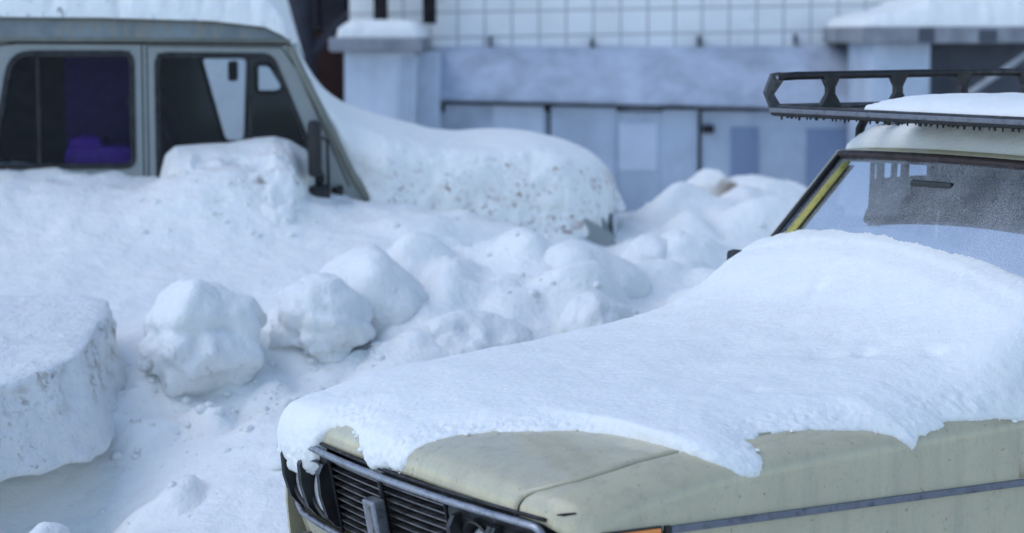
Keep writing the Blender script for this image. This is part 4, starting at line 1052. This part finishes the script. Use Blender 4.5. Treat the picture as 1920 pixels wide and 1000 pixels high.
# left window well
def well(name_l, x0, x1, Yf, ycap0, ycap1, m, capm):
    a = wx(x0, Yf); b = wx(x1, Yf); zc = at(960, ycap1, Yf).z; zt = at(960, ycap0, Yf).z
    bbox('well_wall', (a, Yf, 0), (b, WY-.005, zc), m)
    bbox('well_cap', (a-.10, Yf-.10, zc+.002), (b+.06, WY-.004, zt), capm, .02)
    return a, b, zc, zt
a, b, zc, zt = well('', 645, 775, 15.6, 70, 98, M['plaster2'], M['conc'])
bbox('well_return', (b+.002, 15.9, 0), (wx(822,15.9), WY-.006, zc-.002), M['plaster'])
for k in range(3):
    q = wx(725+k*18, 15.6); MB().prism([(q, zc-1.1), (q+.03, zc-1.1), (q+.14-.03*k, zc-.03), (q+.10-.03*k, zc-.03)], [], lambda x, z, w: (x, 15.6-WY-.006+w, z), .008).build('paint_streak', M['plaster'], bld)
cap_snow('snow_cover', lambda u, v_: Vector((a-.05+(b-a+.10)*u, 15.56+(WY-15.62)*v_, zt)), 50, 40, lambda u, v_: .12, 'snow cushion on the capping of the left window well', edge=.13, m='snow', cat='snow', rag=.03)
# right window well, larger, with a dark recess and a leaning pole
Yr = 15.2
ra, rb = wx(1640, Yr), wx(2250, Yr); rz0, rz1 = at(960, 82, Yr).z, at(960, 50, Yr).z
bbox('well_wall', (ra, Yr, 0), (wx(1745, Yr), WY-.62, rz0), M['plaster'])
bbox('well_recess', (wx(1745, Yr)+.002, Yr+.25, 0), (rb, WY-.62, rz0-.002), M['concd'])
bbox('well_cap', (ra-.10, Yr-.12, rz0+.002), (rb+.1, WY-.005, rz1), M['conc'], .015)
bbox('cap_repair', (wx(1722,Yr-.12), Yr-.128, rz0+.01), (wx(1752,Yr-.12), Yr-.08, rz1-.01), M['concd'], .01)
bbox('cap_repair', (wx(1835,Yr-.12), Yr-.128, rz0+.01), (wx(1870,Yr-.12), Yr-.08, rz1-.02), M['concd'], .01)
cap_snow('snow_cover', lambda u, v_: Vector((ra-.09+(rb-ra+.1)*u, Yr-.10+(WY-Yr+.05)*v_, rz1)), 120, 50, lambda u, v_: interp(u, [0,.12,.2,1], [.08,.12,.20,.22]), 'long thick snow layer on the capping of the right window well', edge=.16, m='snow', cat='snow', rag=.04, amp=.03)
p0, p1 = at(1828,168,15.0), at(1935,96,15.0)
pole = MB().tube([p0+(p0-p1)*.8, p1+(p1-p0)*.2], .022, 10).build('pole', M['polem'], None, True); tag(pole, 'thin grey metal pole leaning across the dark recess of the right window well', 'pole')
# dark shed at the left
shed = empty('shed', 'dark weathered board shed with a brick base beside the tiled building', 'shed', (0, 18.2, 0))
sx0, sx1 = wx(-300, 18.2), wx(652, 18.2)
MB().box((sx0, 0, 1.95), (sx1, 2.5, 5.5)).build('wall', M['shed'], shed)
sb = MB(); k = sx1-.02
while k > sx0: sb.box((k-.02, -.03, 1.96), (k, 0, 5.49)); k -= .22
sb.build('battens', M['shed'], shed)
MB().box((sx0, .01, 0), (sx1-.04, 2.4, 1.949)).build('brick_base', M['brick'], shed)
MB().box((sx0-.2, -.3, 5.5), (sx1+.2, 2.8, 5.6)).build('roof', M['conc'], shed)
# bare tree trunk by the shed
def tree():
    root = empty('tree', 'dark bare tree with forking limbs in front of the board shed', 'tree', (wx(565, 17.3), 17.3, .3))
    t = MB(); rnd = random.Random(5)
    t.tube([(0,0,-.3), (.02,0,1.2), (-.05,0,2.4), (.05,.05,3.6), (0,.1,5)], [.13,.11,.09,.07,.05], 10)
    def br(p, d, r, n):
        q = [p]; 
        for k in range(5): d = (d+Vector((rnd.uniform(-.25,.25), rnd.uniform(-.25,.25), rnd.uniform(-.1,.2)))).normalized(); q.append(q[-1]+d*.32*(1 if n == 2 else .7))
        t.tube(q, [r*(1-.16*i) for i in range(6)], 6)
        if n > 0:
            for k in (2, 3, 5): br(q[k], (d+Vector((rnd.uniform(-1,1), rnd.uniform(-1,1), .3))).normalized(), r*.5, n-1)
    for z, d in ((1.4, (1,-.2,.9)), (1.9, (-1,-.1,.8)), (2.6, (.8,.4,1)), (3.2, (-.7,-.4,1)), (4.2, (.5,.3,1))): br(Vector((0,0,z)), Vector(d).normalized(), .055, 2)
    t.build('trunk', M['shed'], root, True)
tree()
